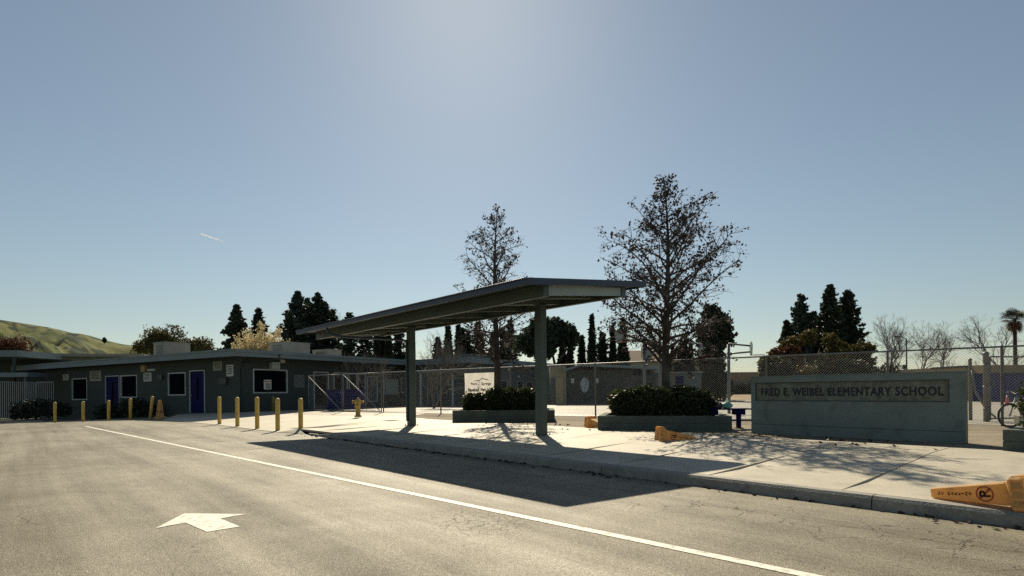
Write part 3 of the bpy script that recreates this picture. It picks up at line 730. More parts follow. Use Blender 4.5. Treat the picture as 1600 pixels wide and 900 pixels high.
ml = [(.26, .66), (.36, .69), (.45, .70), (.52, .73), (.58, .79), (.66, .75), (.74, .73), (.80, .67), (.74, .70), (.66, .72), (.58, .755), (.52, .70), (.45, .672), (.36, .662)]
flat(bn, [org(a, z) for a, z in ml], M_print, 'mountain_outline')
def ringm(c, r0, r1, k=18):
    b = MB(); v = []
    for i in range(k):
        an = 2*math.pi*i/k
        for r in (r0, r1): v.append(org(c[0]+r*math.cos(an)/Lb, c[1]+r*math.sin(an)/(za-zc)))
    b.add(v, [[2*i, 2*i+1, (2*i+3) % (2*k), (2*i+2) % (2*k)] for i in range(k)]); return b
ringm((.47, .46), .055, .075).build('ball_emblem', M_print, bn)
ringm((.47, .62), .03, .045, 12).build('ball_emblem', M_print, bn)

# ------------------------------------------------------------------ office building
BA = Vector((math.cos(RAD(148.6)), math.sin(RAD(148.6)), 0)); BB = Vector((math.sin(RAD(148.6)), -math.cos(RAD(148.6)), 0))
C0 = Vector((-14.3, 29.45, 0)); W0 = C0+BA*1.2+BB*1.0
LA, LB2 = 25.0, 16.6
def OB(a, b, z): return W0+BA*a+BB*b+Vector((0, 0, z))
off = thing('office_building', 'low grey-green school office with pale roof trim and blue doors', 'building', OB(LA/2, LB2/2, -.2), RAD(148.6))
def front(px, py): p = PP(px, py, W0, BB); return (p-W0).dot(BA), p.z
def side(px, py): p = PP(px, py, W0, BA); return (p-W0).dot(BB), p.z
def wall_holes(a0, a1, z0, z1, holes, pf, th=.16):   # pf(a, depth, z)
    xs = sorted({a0, a1, *[h[0] for h in holes], *[h[1] for h in holes]}); zs = sorted({z0, z1, *[h[2] for h in holes], *[h[3] for h in holes]})
    b = MB()
    for i in range(len(xs)-1):
        for j in range(len(zs)-1):
            xm, zm = (xs[i]+xs[i+1])/2, (zs[j]+zs[j+1])/2
            if any(h[0] < xm < h[1] and h[2] < zm < h[3] for h in holes): continue
            b.add([pf(xs[i], 0, zs[j]), pf(xs[i+1], 0, zs[j]), pf(xs[i+1], 0, zs[j+1]), pf(xs[i], 0, zs[j+1])], [[0, 1, 2, 3]])
    for h in holes:
        q = [(h[0], h[2]), (h[1], h[2]), (h[1], h[3]), (h[0], h[3])]
        for k in range(4):
            (xa, za_), (xb, zb_) = q[k], q[(k+1) % 4]
            b.add([pf(xa, 0, za_), pf(xb, 0, zb_), pf(xb, th, zb_), pf(xa, th, za_)], [[0, 1, 2, 3]])
    b.add([pf(a0, th, z0), pf(a1, th, z0), pf(a1, th, z1), pf(a0, th, z1)], [[3, 2, 1, 0]])
    return b
PF = lambda a, dd, z: OB(a, dd, z)
PS = lambda b, dd, z: OB(dd, b, z)
def window(par, r, pf, fw=.07, glass=None, mull=(), name='window'):
    a0, a1, z0, z1 = r; b = MB(); B = lambda x0, x1, y0, y1: add_to(b, MB().ob(pf(x0, -.03, y0), pf(x1, -.03, y0)-pf(x0, -.03, y0), pf(x0, .06, y0)-pf(x0, -.03, y0), (0, 0, y1-y0)))
    B(a0, a1, z1-fw, z1); B(a0, a1, z0, z0+fw); B(a0, a0+fw, z0+fw, z1-fw); B(a1-fw, a1, z0+fw, z1-fw)
    for mx in mull: B(a0+(a1-a0)*mx-.025, a0+(a1-a0)*mx+.025, z0+fw, z1-fw)
    o = b.build(name, M_frame, par)
    MB().add([pf(a0+fw, .04, z0+fw), pf(a1-fw, .04, z0+fw), pf(a1-fw, .04, z1-fw), pf(a0+fw, .04, z1-fw)], [[0, 1, 2, 3]]).build('pane', glass or M_glass, o)
    return o
def door(par, r, pf, m=None, lite=True, glass=False):
    a0, a1, z0, z1 = r; fw = .06
    b = MB(); B = lambda x0, x1, y0, y1, d0, d1: add_to(b, MB().ob(pf(x0, d0, y0), pf(x1, d0, y0)-pf(x0, d0, y0), pf(x0, d1, y0)-pf(x0, d0, y0), (0, 0, y1-y0)))
    B(a0, a1, z1-fw, z1, -.03, .08); B(a0, a0+fw, z0, z1-fw, -.03, .08); B(a1-fw, a1, z0, z1-fw, -.03, .08); b.build('door_frame', M_frame, par)
    b = MB(); B(a0+fw+.004, a1-fw-.004, z0+.01, z1-fw-.004, .02, .07); o = b.build('door', m or M_blue, par)
    am = (a0+a1)/2
    if lite:
        b = MB(); B(am-.09, am+.11, z0+.75, z1-.45, .012, .0195); b.build('pane', M_glass, o)
    if glass:
        b = MB(); B(a0+fw+.1, a1-fw-.1, z0+.25, z1-.22, .012, .0195); b.build('pane', M_glass, o)
    b = MB(); B(a1-fw-.14, a1-fw-.08, z0+.95, z0+1.05, -.03, .0195); b.build('handle', M_galv, o)
    return o
def frect(f, x0, y0, x1, y1):
    (a, za_), (b, zb_) = f(x0, (y0+y1)/2), f(x1, (y0+y1)/2); xm = (x0+x1)/2
    return [min(a, b), max(a, b), f(xm, y1)[1], f(xm, y0)[1]]
fw_ = [frect(front, 113, 591, 136.5, 625), frect(front, 189, 586, 214.5, 621.5), frect(front, 263, 582, 290.5, 618)]
fd_ = [frect(front, 165, 587, 187, 645), frect(front, 296.5, 578.5, 320.5, 645)]
for q in fd_: q[2] = max(.05, q[2]) if q is fd_[1] else -.2
sw_ = [frect(side, 395, 577, 449, 614.5), frect(side, 573, 588, 590, 628), frect(side, 600, 593, 622, 616.5), frect(side, 626, 591, 657, 614)]
sd_ = [frect(side, 490, 581, 513.5, 640), frect(side, 521, 582, 543, 640), frect(side, 545, 583, 558, 640), frect(side, 559, 584, 571, 640)]
for q in sd_: q[2] = .26
# keep neighbouring openings apart on the receding wall
openings = sorted(sw_+sd_, key=lambda q: q[0])
for q, r in zip(openings[:-1], openings[1:]):
    if r[0] < q[1]+.06: r[0] = q[1]+.06
ROOFZ = 3.2
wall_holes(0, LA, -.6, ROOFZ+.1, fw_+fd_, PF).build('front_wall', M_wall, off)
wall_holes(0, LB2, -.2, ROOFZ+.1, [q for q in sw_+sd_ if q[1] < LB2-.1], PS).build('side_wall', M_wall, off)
b = MB(); b.add([OB(LA, 0, -.6), OB(LA, LB2, -.6), OB(LA, LB2, 3.3), OB(LA, 0, 3.3)], [[0, 1, 2, 3]]); b.add([OB(0, LB2, -.6), OB(LA, LB2, -.6), OB(LA, LB2, 3.3), OB(0, LB2, 3.3)], [[3, 2, 1, 0]]); b.build('rear_wall', M_wall, off)
for q in fw_: window(off, q, PF)
window(off, sw_[0], PS)
for q in sw_[1:]:
    if q[1] < LB2-.1: window(off, q, PS, glass=M_glassb)
for q in fd_: door(off, q, PF)
for i, q in enumerate(sd_):
    if q[1] < LB2-.1: door(off, q, PS, lite=False, glass=True, m=M_dark if i < 2 else M_blue)
# roof slab with overhang, fascia boards and gutter
def OR(a0, a1, b0, b1, z0, z1): return MB().ob(OB(a0, b0, z0), BA*(a1-a0), BB*(b1-b0), (0, 0, z1-z0))
rf = OR(-1.1, LA+3.2, -.9, LB2+.6, ROOFZ+.06, ROOFZ+.32).build('roof', M_roofg, off)
fcs = MB()
add_to(fcs, OR(-1.2, LA+3.3, -1.0, -.94, ROOFZ, ROOFZ+.37)); add_to(fcs, OR(-1.2, -1.14, -.939, LB2+.7, ROOFZ, ROOFZ+.37)); fcs.build('fascia', M_trim, rf)
OR(-1.13, LA+3.2, -.93, LB2+.6, ROOFZ+.005, ROOFZ+.055).build('soffit', M_wall, rf)
add_to(OR(-1.28, -1.205, -1.0, LB2+.7, ROOFZ+.22, ROOFZ+.35), OR(-1.2, LA+3.3, -1.05, -1.005, ROOFZ+.30, ROOFZ+.385)).build('gutter', M_trim, rf)
MB().tube([OB(-1.24, 1.6, 3.4), OB(-1.24, 1.6, 3.15), OB(-.1, .15, 2.95), OB(-.08, .1, 2.6), OB(-.08, .1, .25)], .045, 8).build('downspout', M_wall, off, True)
# things fixed to the office walls
def plate(name, label, cat, f, pf, x0, y0, x1, y1, m, depth=.03, lines=0, group=None, lm=None):
    a0, a1, z0, z1 = frect(f, x0, y0, x1, y1)
    t = thing(name, label, cat, pf((a0+a1)/2, -depth, z0), RAD(148.6), group)
    MB().ob(pf(a0, -depth, z0), pf(a1, 0, z0)-pf(a0, 0, z0), pf(a0, -.002, z0)-pf(a0, -depth, z0), (0, 0, z1-z0)).build('panel', m, t)
    rr = random.Random(int(x0*7+y0))
    for i in range(lines):
        zz = z0+(z1-z0)*(.14+.74*(i+.5)/lines); hh = (z1-z0)/lines*.34; w0 = rr.uniform(.08, .2); w1 = rr.uniform(.78, .92)
        MB().ob(pf(a0+(a1-a0)*w0, -depth-.004, zz), pf(a0+(a1-a0)*w1, 0, zz)-pf(a0+(a1-a0)*w0, 0, zz), pf(a0, -depth-.001, zz)-pf(a0, -depth-.004, zz), (0, 0, hh)).build('print_line', lm or M_print, t)
    return t
G = 'notice plates on the office wall'
plate('notice_sign', 'small square notice plate near the bar fence on the office wall', 'sign', front, PF, 99, 585, 107.5, 594, M_sign, lines=3, group=G)
plate('notice_sign', 'wide pale notice board between the first window and the blue door', 'sign', front, PF, 141, 579.5, 158.5, 595.5, mat('aged_plate', (.30, .31, .25), .7), lines=5, group=G)
plate('notice_sign', 'framed notice plate under the yellow wall lamp box', 'sign', front, PF, 225, 582.5, 237, 596, M_sign, lines=4, group=G)
plate('notice_sign', 'upper pale notice plate right of the tall blue door', 'sign', front, PF, 333.5, 565, 347, 579, mat('aged_plate', (.30, .31, .25), .7), lines=4, group=G)
plate('notice_sign', 'tall narrow notice plate at the office corner', 'sign', front, PF, 354.5, 570, 365, 588, M_sign, lines=5, group=G)
plate('wall_box', 'black box on the wall under the notice plates by the office corner', 'box', front, PF, 346, 590.5, 356.5, 601, M_dark, .15)
plate('wall_box', 'small dark vent box on the wall between two office windows', 'box', front, PF, 249, 586, 256, 593, M_dark, .12)
plate('wall_lamp', 'yellowish wall lamp box under the eave above a framed notice', 'lamp', front, PF, 225, 571, 231, 581, mat('old_lamp', (.32, .27, .12), .6), .2)
plate('conduit', 'short pale horizontal pipe fixed beside the yellowish wall lamp', 'pipe', front, PF, 232, 576.5, 243, 579.5, M_sign, .08)
plate('wall_box', 'pale air conditioner box over the wide dark window', 'box', side, PS, 420.5, 566, 432.5, 577, mat('pale_unit', (.36, .39, .37), .6), .3)
plate('camera_box', 'small pale security camera box under the eave', 'camera', side, PS, 436.5, 560.5, 443.5, 567, M_sign, .12)
plate('notice_board', 'dark glazed notice board beside the wide office window', 'board', side, PS, 458, 585.5, 475, 606, mat('board_cork', (.10, .115, .11), .5, n1=(12, .4), n2=(50, .2)), .06)
plate('wall_poster', 'pale poster sheet taped on the far side wall window', 'poster', side, PS, 602.5, 595, 620, 614.5, mat('poster_paper', (.30, .36, .32), .7, n1=(12, .2), n2=(40, .1)), .045)
# roof units
def unit(label, px0, px1, py0, py1, Yd, dep, m=M_hvac):
    p = PY((px0+px1)/2, (py0+py1)/2, Yd); w_ = (px1-px0)/F*Yd; z1 = PY(px0, py0, Yd).z; z0 = ROOFZ+.33
    t = thing('roof_unit', label, 'roof unit', (p.x, p.y, z0), RAD(-31), 'units on the office roof')
    MB().box(p.x, p.y, z0, w_*.88, dep, z1-z0-.05, RAD(-31)).build('housing', m, t)
    MB().box(p.x, p.y, z1-.049, w_*.93, dep+.06, .05, RAD(-31)).build('lid', m, t)
    b = MB()
    for k in range(6): b.box(p.x+math.cos(RAD(-31))*0+math.sin(RAD(-31))*(dep/2+.012), p.y-math.cos(RAD(-31))*(dep/2+.012), z0+.12+k*(z1-z0-.25)/6, w_*.5, .02, .04, RAD(-31))
    b.build('louvre', M_dark, t)
    return t
unit('pale roof unit with a slanted lid on the office front roof', 251, 287, 536, 549, 36.5, 1.6)
unit('big boxy galvanised air unit behind the office roof edge', 432, 474, 536, 549, 38.5, 2.0)
unit('low flat vent unit near the far end of the office roof', 491, 531, 547, 555, 40.5, 1.2)
# low front wall, shrubs and things by the office
w2 = MB(); pA, pB = PG(132, 652), PG(212, 650.5)
low = MB().ob((pA.x, pA.y+1.2, pA.z-.2), (pB.x-pA.x, pB.y-pA.y, 0), (.1, .2, 0), (0, 0, .75)).build('planter_wall', M_plant)
tag(low, 'low dark concrete wall in front of the office under its windows', 'wall')
pA, pB = PG(16, 655.5), PG(60, 655)
low = MB().ob((pA.x, pA.y+.6, pA.z-.2), (pB.x-pA.x, pB.y-pA.y, 0), (.1, .2, 0), (0, 0, .72)).build('planter_wall', M_plant)
tag(low, 'low grey concrete wall in front of the bar fence', 'wall')
for (px, py, Yd, lst, lab) in ((172, 640, 35.0, [(0, 0, .3, .55, .9), (.6, .2, .35, .5, .9), (-.5, 0, .2, .45, .9)], 'dark low bush in front of the short blue door'),
                               (215, 637, 34.0, [(0, 0, .4, .6, .9), (.6, .2, .3, .5, .9), (-.6, .1, .4, .5, 1)], 'dark rounded bush below the middle office window'),
                               (55, 640, 36.0, [(0, 0, .5, .7, .8), (.9, .1, .45, .65, .8), (-.9, 0, .35, .6, .8), (1.6, .2, .4, .5, .8)], 'wide dark bush in front of the bar fence')):
    p = PY(px, py, Yd); blobs('bush', lab, (p.x, p.y, p.z-.45), lst, M_cyp, int(px), .10, 2600, cat='bush', trunk=[([(0, 0, -.4), (0, 0, .4)], .05, .03)])
# steel bar fence and gate left of the office
def barfence(label, pa, pb, z0, z1, nb, group, m=M_galv):
    t = thing('bar_fence', label, 'fence', pa.lerp(pb, .5)*1, 0, group); d = pb-pa; dn = d.normalized()
    first = None
    for i in range(nb):
        p = pa.lerp(pb, i/(nb-1)); o = MB().box(p.x, p.y, z0, .035, .035, z1-z0, math.atan2(d.y, d.x)).build('bar', m, t)
    for z in (z0+.12, z1-.06): MB().ob(Vector((pa.x, pa.y, z))+Vector((0, -.03, 0)), d, Vector((-dn.y, dn.x, 0))*.02, (0, 0, .05)).build('rail', m, t)
    return t
M_bar = mat('grey_bar_paint', (.24, .26, .25), .5, n1=(3, .15), n2=(20, .1))
barfence('tall grey steel bar fence left of the office', PY(-30, 640, 33.5)*Vector((1, 1, 0)) if False else Vector((PY(-30, 640, 33.5).x, 33.5, 0)), Vector((PY(56, 640, 37.5).x, 37.5, 0)), -.35, 2.15, 28, 'bar fences by the office', M_bar)
barfence('short grey steel bar gate against the office wall', Vector((PY(58, 640, 38.6).x, 38.6, 0)), Vector((PY(84, 640, 38.9).x, 38.9, 0)), -.35, 2.2, 9, 'bar fences by the office', M_bar)
# buildings behind the bar fence
def simple_box(t, name, c0, ax, lx, ay, ly, z0, z1, m): return MB().ob(Vector(c0)+Vector((0, 0, z0)), Vector(ax)*lx, Vector(ay)*ly, (0, 0, z1-z0)).build(name, m, t)
q = PY(56, 555, 44); hb = thing('classroom_building', 'tan classroom wing rising behind the office roof by the hills', 'building', (q.x, 47, 0))
zt = PY(56, 551, 46).z
simple_box(hb, 'wall', (PY(30, 600, 47).x, 47.0, 0), (1, .25, 0), 8.5, (-.2, 1, 0), 6, -.5, zt-.25, mat('olive_wall', (.20, .195, .125), .85, n1=(.6, .12), n2=(10, .08)))
simple_box(hb, 'roof', (PY(24, 600, 46.5).x, 46.3, 0), (1, .25, 0), 9.2, (-.2, 1, 0), 7.2, zt-.245, zt, mat('olive_roof', (.19, .19, .15), .85))
for i in range(3): simple_box(hb, 'window', (PY(34+i*9, 600, 46.95).x, 46.96, 0), (1, .25, 0), .42, (-.2, 1, 0), .05, 2.0, 2.9, M_glass)
q = PY(10, 560, 41); lb = thing('covered_walkway', 'pale flat walkway roof on posts behind the bar fence', 'walkway', (q.x-3, 42, 0))
simple_box(lb, 'roof', (PY(24, 550, 41).x-9, 41, 0), (1, .02, 0), 9, (0, 1, 0), 4, PY(10, 557, 41).z, PY(10, 547, 41).z, M_trim)
simple_box(lb, 'post', (PY(22, 550, 41).x-.4, 41.3, 0), (1, 0, 0), .15, (0, 1, 0), .15, -.5, PY(10, 557, 41).z-.003, M_wall)
simple_box(lb, 'post', (PY(22, 550, 41).x-4.4, 41.3, 0), (1, 0, 0), .15, (0, 1, 0), .15, -.5, PY(10, 557, 41).z-.003, M_wall)
simple_box(lb, 'back_wall', (PY(24, 550, 41).x-9, 44.9, 0), (1, .02, 0), 10, (0, 1, 0), .2, -.5, PY(10, 557, 41).z-.003, M_wall)
lb2 = thing('covered_walkway', 'lower pale walkway beam just above the bar fence', 'walkway', (PY(20, 585, 38).x, 39.5, 0))
simple_box(lb2, 'roof', (PY(40, 585, 39.5).x-8, 39.5, 0), (1, .02, 0), 8, (0, 1, 0), 2.0, PY(20, 589, 39.5).z, PY(20, 582, 39.5).z, M_trim)
simple_box(lb2, 'post', (PY(38, 585, 39.5).x-.3, 39.8, 0), (1, 0, 0), .16, (0, 1, 0), .16, -.5, PY(20, 589, 39.5).z-.003, M_wallp)
# white kerb edge at the far left
kl = MB().ob(PG(-40, 664)-Vector((0, 0, .1)), PG(66, 659.5)-PG(-40, 664), (.05, .18, 0), (0, 0, .22)).build('side_kerb', M_kerb); struct(kl)

# ------------------------------------------------------------------ school wings behind the yard
def OBL(o, a, b, z): return Vector(o)+BA*a+BB*b+Vector((0, 0, z))
ob = Vector((-2.73, 38.5, 0))
wing = thing('classroom_wing', 'long grey-green classroom wing with pale roof trim behind the shelter post', 'building', OBL(ob, 3, 7, .2), RAD(148.6))
WB = OBL(ob, .7, .7, 0)
PF2 = lambda a, dd, z: OBL(WB, a, dd, z)
PS2 = lambda b, dd, z: OBL(WB, dd, b, z)
f2 = lambda px, py: ((PP(px, py, WB, BB)-WB).dot(BA), PP(px, py, WB, BB).z)
s2 = lambda px, py: ((PP(px, py, WB, BA)-WB).dot(BB), PP(px, py, WB, BA).z)
wz = 3.22
h2 = [frect(s2, 782, 594, 793, 620), frect(s2, 808, 595, 818, 620), frect(s2, 822, 596, 833, 625)]
h1 = [frect(f2, 668, 590, 684, 634)]
h1[0][2] = .28
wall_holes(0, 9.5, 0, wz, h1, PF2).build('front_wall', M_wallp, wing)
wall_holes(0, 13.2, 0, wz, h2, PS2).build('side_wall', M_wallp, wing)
for q in h2: window(wing, q, PS2, .06)
door(wing, h1[0], PF2, M_wallp, lite=False)
def OR2(a0, a1, b0, b1, z0, z1): return MB().ob(OBL(ob, a0, b0, z0), BA*(a1-a0), BB*(b1-b0), (0, 0, z1-z0))
r_ = OR2(.06, 10.5, .06, 14.2, wz+.01, wz+.3).build('roof', M_roofg, wing)
add_to(OR2(0, 10.6, 0, .058, wz-.02, wz+.38), OR2(0, .058, .06, 14.3, wz-.02, wz+.38)).build('fascia', M_trim, r_)
OR2(.1, 3, .1, 3, wz+.31, wz+.60).build('roof_step', M_wallp, r_)
for px, py in ((745, 577), (790, 579), (806, 590), (833, 592)):
    b_, z_ = s2(px, py); MB().ob(PS2(b_, -.12, z_), BB*.25, BA*-.1+Vector((0, 0, 0)), (0, 0, .16)).build('wall_lamp', M_sign, wing)
# walkway roof in front of that wing
cv = thing('covered_walkway', 'pale flat walkway roof between the office and the classroom wing', 'walkway', (PY(670, 580, 36).x, 37.5, .27))
simple_box(cv, 'roof', (PY(652, 580, 39).x, 39, 0), (1, -.25, 0), 2.6, (.25, 1, 0), 2.2, 2.55, 2.72, M_trim)
for dx in (.15, 2.4): simple_box(cv, 'post', (PY(652, 580, 39).x+dx, 39.1-dx*.25, 0), (1, -.25, 0), .1, (.25, 1, 0), .1, .2, 2.547, M_frame)
# tan stair block and mural block
mb_ = thing('mural_building', 'dark grey-green classroom with a pale oval emblem on its wall', 'building', (7, 43, .27))
Ym = 41.5
xl, xr = PY(885, 600, Ym).x, PY(1022, 600, Ym).x
wm = simple_box(mb_, 'wall', (xl, Ym, 0), (1, 0, 0), xr-xl, (0, 1, 0), 7, .1, 2.75, M_wall)
zr = 2.76
MB().add([(xl-.3, Ym-1, zr), (xl+1.0, Ym-1, zr+.42), (xr+.3, Ym-1, zr+.12), (xr+.3, Ym-1, zr-.06), (xl+1, Ym-1, zr+.26), (xl-.3, Ym-1, zr-.14),
          (xl-.3, Ym+7, zr), (xl+1.0, Ym+7, zr+.42), (xr+.3, Ym+7, zr+.12), (xr+.3, Ym+7, zr-.06), (xl+1, Ym+7, zr+.26), (xl-.3, Ym+7, zr-.14)],
         [[0, 5, 4, 1], [1, 4, 3, 2], [6, 7, 10, 11], [7, 8, 9, 10], [0, 1, 7, 6], [1, 2, 8, 7], [5, 11, 10, 4], [4, 10, 9, 3], [2, 3, 9, 8], [0, 6, 11, 5]]).build('roof', M_trim, mb_)
oc = PY(913.5, 601.5, Ym-.02)
MB().loft([[Vector((oc.x+.31*math.cos(a)*(1+.05*math.sin(5*a)), y, oc.z+.56*math.sin(a)*(1+.04*math.cos(7*a)))) for a in np.linspace(0, 2*math.pi, 24, endpoint=False)] for y in (Ym-.04, Ym-.003)]).build('oval_emblem', mat('emblem_paint', (.36, .42, .44), .7, n1=(4, .3), n2=(14, .25)), mb_)
for px in (894.5, 932.5):
    p = PY(px, 595, Ym); MB().box(p.x, Ym-.05, p.z-.17, .22, .09, .34).build('wall_plate', M_sign, mb_)
p = PY(1003, 583, Ym); 
for k in range(4): MB().box(p.x-.5+k*.33, Ym-.03, p.z-.1, .22, .05, .28).build('high_window', M_glass, mb_)
p = PY(985, 600, Ym); MB().box(p.x, Ym-.03, .3, 1.1, .05, 1.9).build('door', M_dark, mb_)
tn = thing('stair_block', 'tan wall block with a pale door beside the mural classroom', 'building', (3.3, 42, .27))
xa, xb_ = PY(860, 600, 41).x, PY(885, 600, 41).x
simple_box(tn, 'wall', (xa, 41, 0), (1, 0, 0), xb_-xa-.01, (0, 1, 0), 6, .1, 3.0, mat('tan_paint', (.24, .225, .14), .85, n1=(1, .1), n2=(10, .1)))
p = PY(873.5, 610, 40.98); MB().box(p.x, 40.96, .3, .62, .06, 1.9).build('door', M_wallt, tn)
MB().box(PY(864, 610, 40.98).x, 40.96, .3, .35, .06, 1.9).build('window', M_glassb, tn)
lo2 = thing('storage_building', 'pale grey storage building with a blue door behind the hedge', 'building', (12, 44, .27))
xa, xb_ = PY(1022, 600, 42.5).x+.02, PY(1096, 600, 42.5).x
simple_box(lo2, 'wall', (xa, 42.5, 0), (1, 0, 0), xb_-xa, (0, 1, 0), 5, .1, PY(1060, 583, 42.5).z, M_wallp)
simple_box(lo2, 'roof', (xa, 42.3, 0), (1, 0, 0), xb_-xa+.1, (0, 1, 0), 5.3, PY(1060, 583, 42.5).z+.003, PY(1060, 581, 42.5).z, M_trim)
p = PY(1062, 600, 42.48); MB().box(p.x, 42.46, .28, .55, .06, 2.0).build('door', M_blue, lo2)
# tan boundary wall with a dark hedge
yw = thing('boundary_wall', 'long low tan wall at the far side of the school yard', 'wall', (30, 61, .5))
xa, xb_ = PY(1092, 600, 61).x, PY(1215, 600, 61).x
for i in range(5): simple_box(yw, 'wall_panel', (xa+(xb_-xa)*i/5, 61, 0), (1, 0, 0), (xb_-xa)/5-.03, (0, 1, 0), .25, .3, PY(1150, 583, 61).z, M_wallt)
simple_box(yw, 'coping', (xa, 60.95, 0), (1, 0, 0), xb_-xa, (0, 1, 0), .35, PY(1150, 583, 61).z+.003, PY(1150, 583, 61).z+.1, M_wallt)
rr = random.Random(4)
blobs('shrub_row', 'dark shrub row growing along the far tan wall', (24, 59.5, .7), [(k*1.05, rr.uniform(-.2, .2), .35+rr.uniform(-.1, .2), .75, .9) for k in range(-4, 10)], M_con, 77, .22, 700, cat='shrubs', trunk=[([(k*1.05, 0, -.4), (k*1.05, 0, .4)], .05, .03) for k in range(-4, 10)])
# house with brown roof
hs = thing('house', 'pale house with a brown hipped roof and a square chimney behind the yard', 'house', (16, 76, 0))
Yh = 76; xa, xb_ = PY(967, 560, Yh).x, PY(1100, 560, Yh).x; ze = PY(1000, 566, Yh).z; zr = PY(1000, 545.5, Yh).z
simple_box(hs, 'wall', (xa+.4, Yh, 0), (1, 0, 0), xb_-xa-.8, (0, 1, 0), 8, 0, ze-.01, mat('house_wall', (.36, .34, .29), .85))
xr0, xr1 = PY(978, 560, Yh).x, PY(1024, 560, Yh).x
MB().add([(xa, Yh-.5, ze), (xb_, Yh-.5, ze), (xb_, Yh+8.5, ze), (xa, Yh+8.5, ze), (xr0, Yh+4, zr+.1), (xr1, Yh+4, zr+.1)], [[3, 2, 1, 0], [0, 1, 5, 4], [1, 2, 5], [2, 3, 4, 5], [3, 0, 4]]).build('roof', mat('brown_shingle', (.13, .085, .05), .9, n1=(1, .15), n2=(12, .15)), hs)
p = PY(1010, 560, Yh+1); MB().box(p.x, Yh+1, ze-.3, 1.2, 1.0, 2.4).build('chimney', mat('chimney_stucco', (.30, .31, .29), .85), hs)
# blue building at the far right
be = thing('gym_building', 'low blue-walled building with a tan roof band behind the gate', 'building', (36, 42, .27))
Ye = 38; xa = PY(1539, 600, Ye).x
simple_box(be, 'wall', (xa, Ye, 0), (1, .05, 0), 22, (0, 1, 0), 8, .1, PY(1560, 583, Ye).z, mat('blue_wall_paint', (.025, .035, .13), .7, n1=(.8, .2), n2=(8, .15)))
simple_box(be, 'roof_band', (xa-.3, Ye-.25, 0), (1, .05, 0), 22.5, (0, 1, 0), 8.5, PY(1560, 583, Ye).z+.003, PY(1560, 570.5, Ye).z, mat('tan_band', (.21, .165, .095), .85, n1=(.8, .15), n2=(8, .15)))
for k in range(5): simple_box(be, 'panel_seam', (xa+2+k*3.5, Ye-.03+.05*(2+k*3.5), 0), (1, .05, 0), .06, (0, 1, 0), .04, .3, PY(1560, 583, Ye).z-.05, M_dark)
tl = thing('storage_shed', 'tan low shed seen through the gate beside the blue building', 'shed', (PY(1524, 600, 39).x, 40, .27))
simple_box(tl, 'wall', (PY(1508, 600, 39).x, 39, 0), (1, 0, 0), 1.25, (0, 1, 0), 3, .1, PY(1520, 574, 39).z, M_wallt)
simple_box(tl, 'roof', (PY(1508, 600, 39).x-.1, 38.9, 0), (1, 0, 0), 1.42, (0, 1, 0), 3.2, PY(1520, 574, 39).z+.003, PY(1520, 571, 39).z, M_dark)
simple_box(tl, 'panel', (PY(1523, 600, 38.9).x, 38.95, 0), (1, 0, 0), .36, (0, 1, 0), .04, .75, 1.2, mat('yellow_sign', (.40, .33, .10), .6))

# ------------------------------------------------------------------ bollards
def bollard(label, base, h, tilt=(0, 0), group='yellow steel bollards'):
    t = thing('bollard', label, 'bollard', base, 0, group)
    MB().lathe(base, [(.070, -.2), (.070, h-.03), (.067, h-.012)], 14).build('pipe', M_yel, t, True)
    MB().lathe(base, [(.068, h-.012), (.062, h+.012), (.04, h+.03), (.01, h+.038)], 14).build('cap', M_yel, t, True)
    t.rotation_euler = (tilt[0], tilt[1], 0); return t
H_ = 1.08
lefts = [(86, 660.3, (0, 0), 'yellow bollard at the end of the row beside the bar fence'), (130, 659.2, (0, 0), 'upright yellow bollard in front of the first office window'),
         (170, 657.5, (0, 0), 'upright yellow bollard in front of the short blue door'), (204, 656, (0, 0), 'upright yellow bollard in front of the middle office window'),
         (234.5, 655.5, (0, RAD(6.5)), 'leaning yellow bollard beside the standing cone')]
for px, py, tl_, lab in lefts:
    b_ = PG(px, py); hh = {234.5: 35.5, 204: 32.5}.get(px, 31)/F*b_.y; bollard(lab, b_, hh, tl_, 'yellow steel bollards in front of the office')
rights = [(343, 662.8, 'yellow bollard on the plaza edge, in line with the office corner'), (371, 666.3, 'yellow bollard, second on the plaza edge from the office corner'),
          (402, 670, 'yellow bollard, middle one of five on the plaza edge'), (434, 673.3, 'yellow bollard, next to the one at the kerb end'), (470, 675.5, 'yellow bollard standing at the end of the kerb')]
for px, py, lab in rights:
    b_ = P(px, py, .012); hh = {343: 41.6, 371: 44.3, 402: 48, 434: 49.5, 470: 51.5}[px]/F*b_.y; bollard(lab, b_, hh, (0, 0), 'yellow steel bollards along the plaza edge')

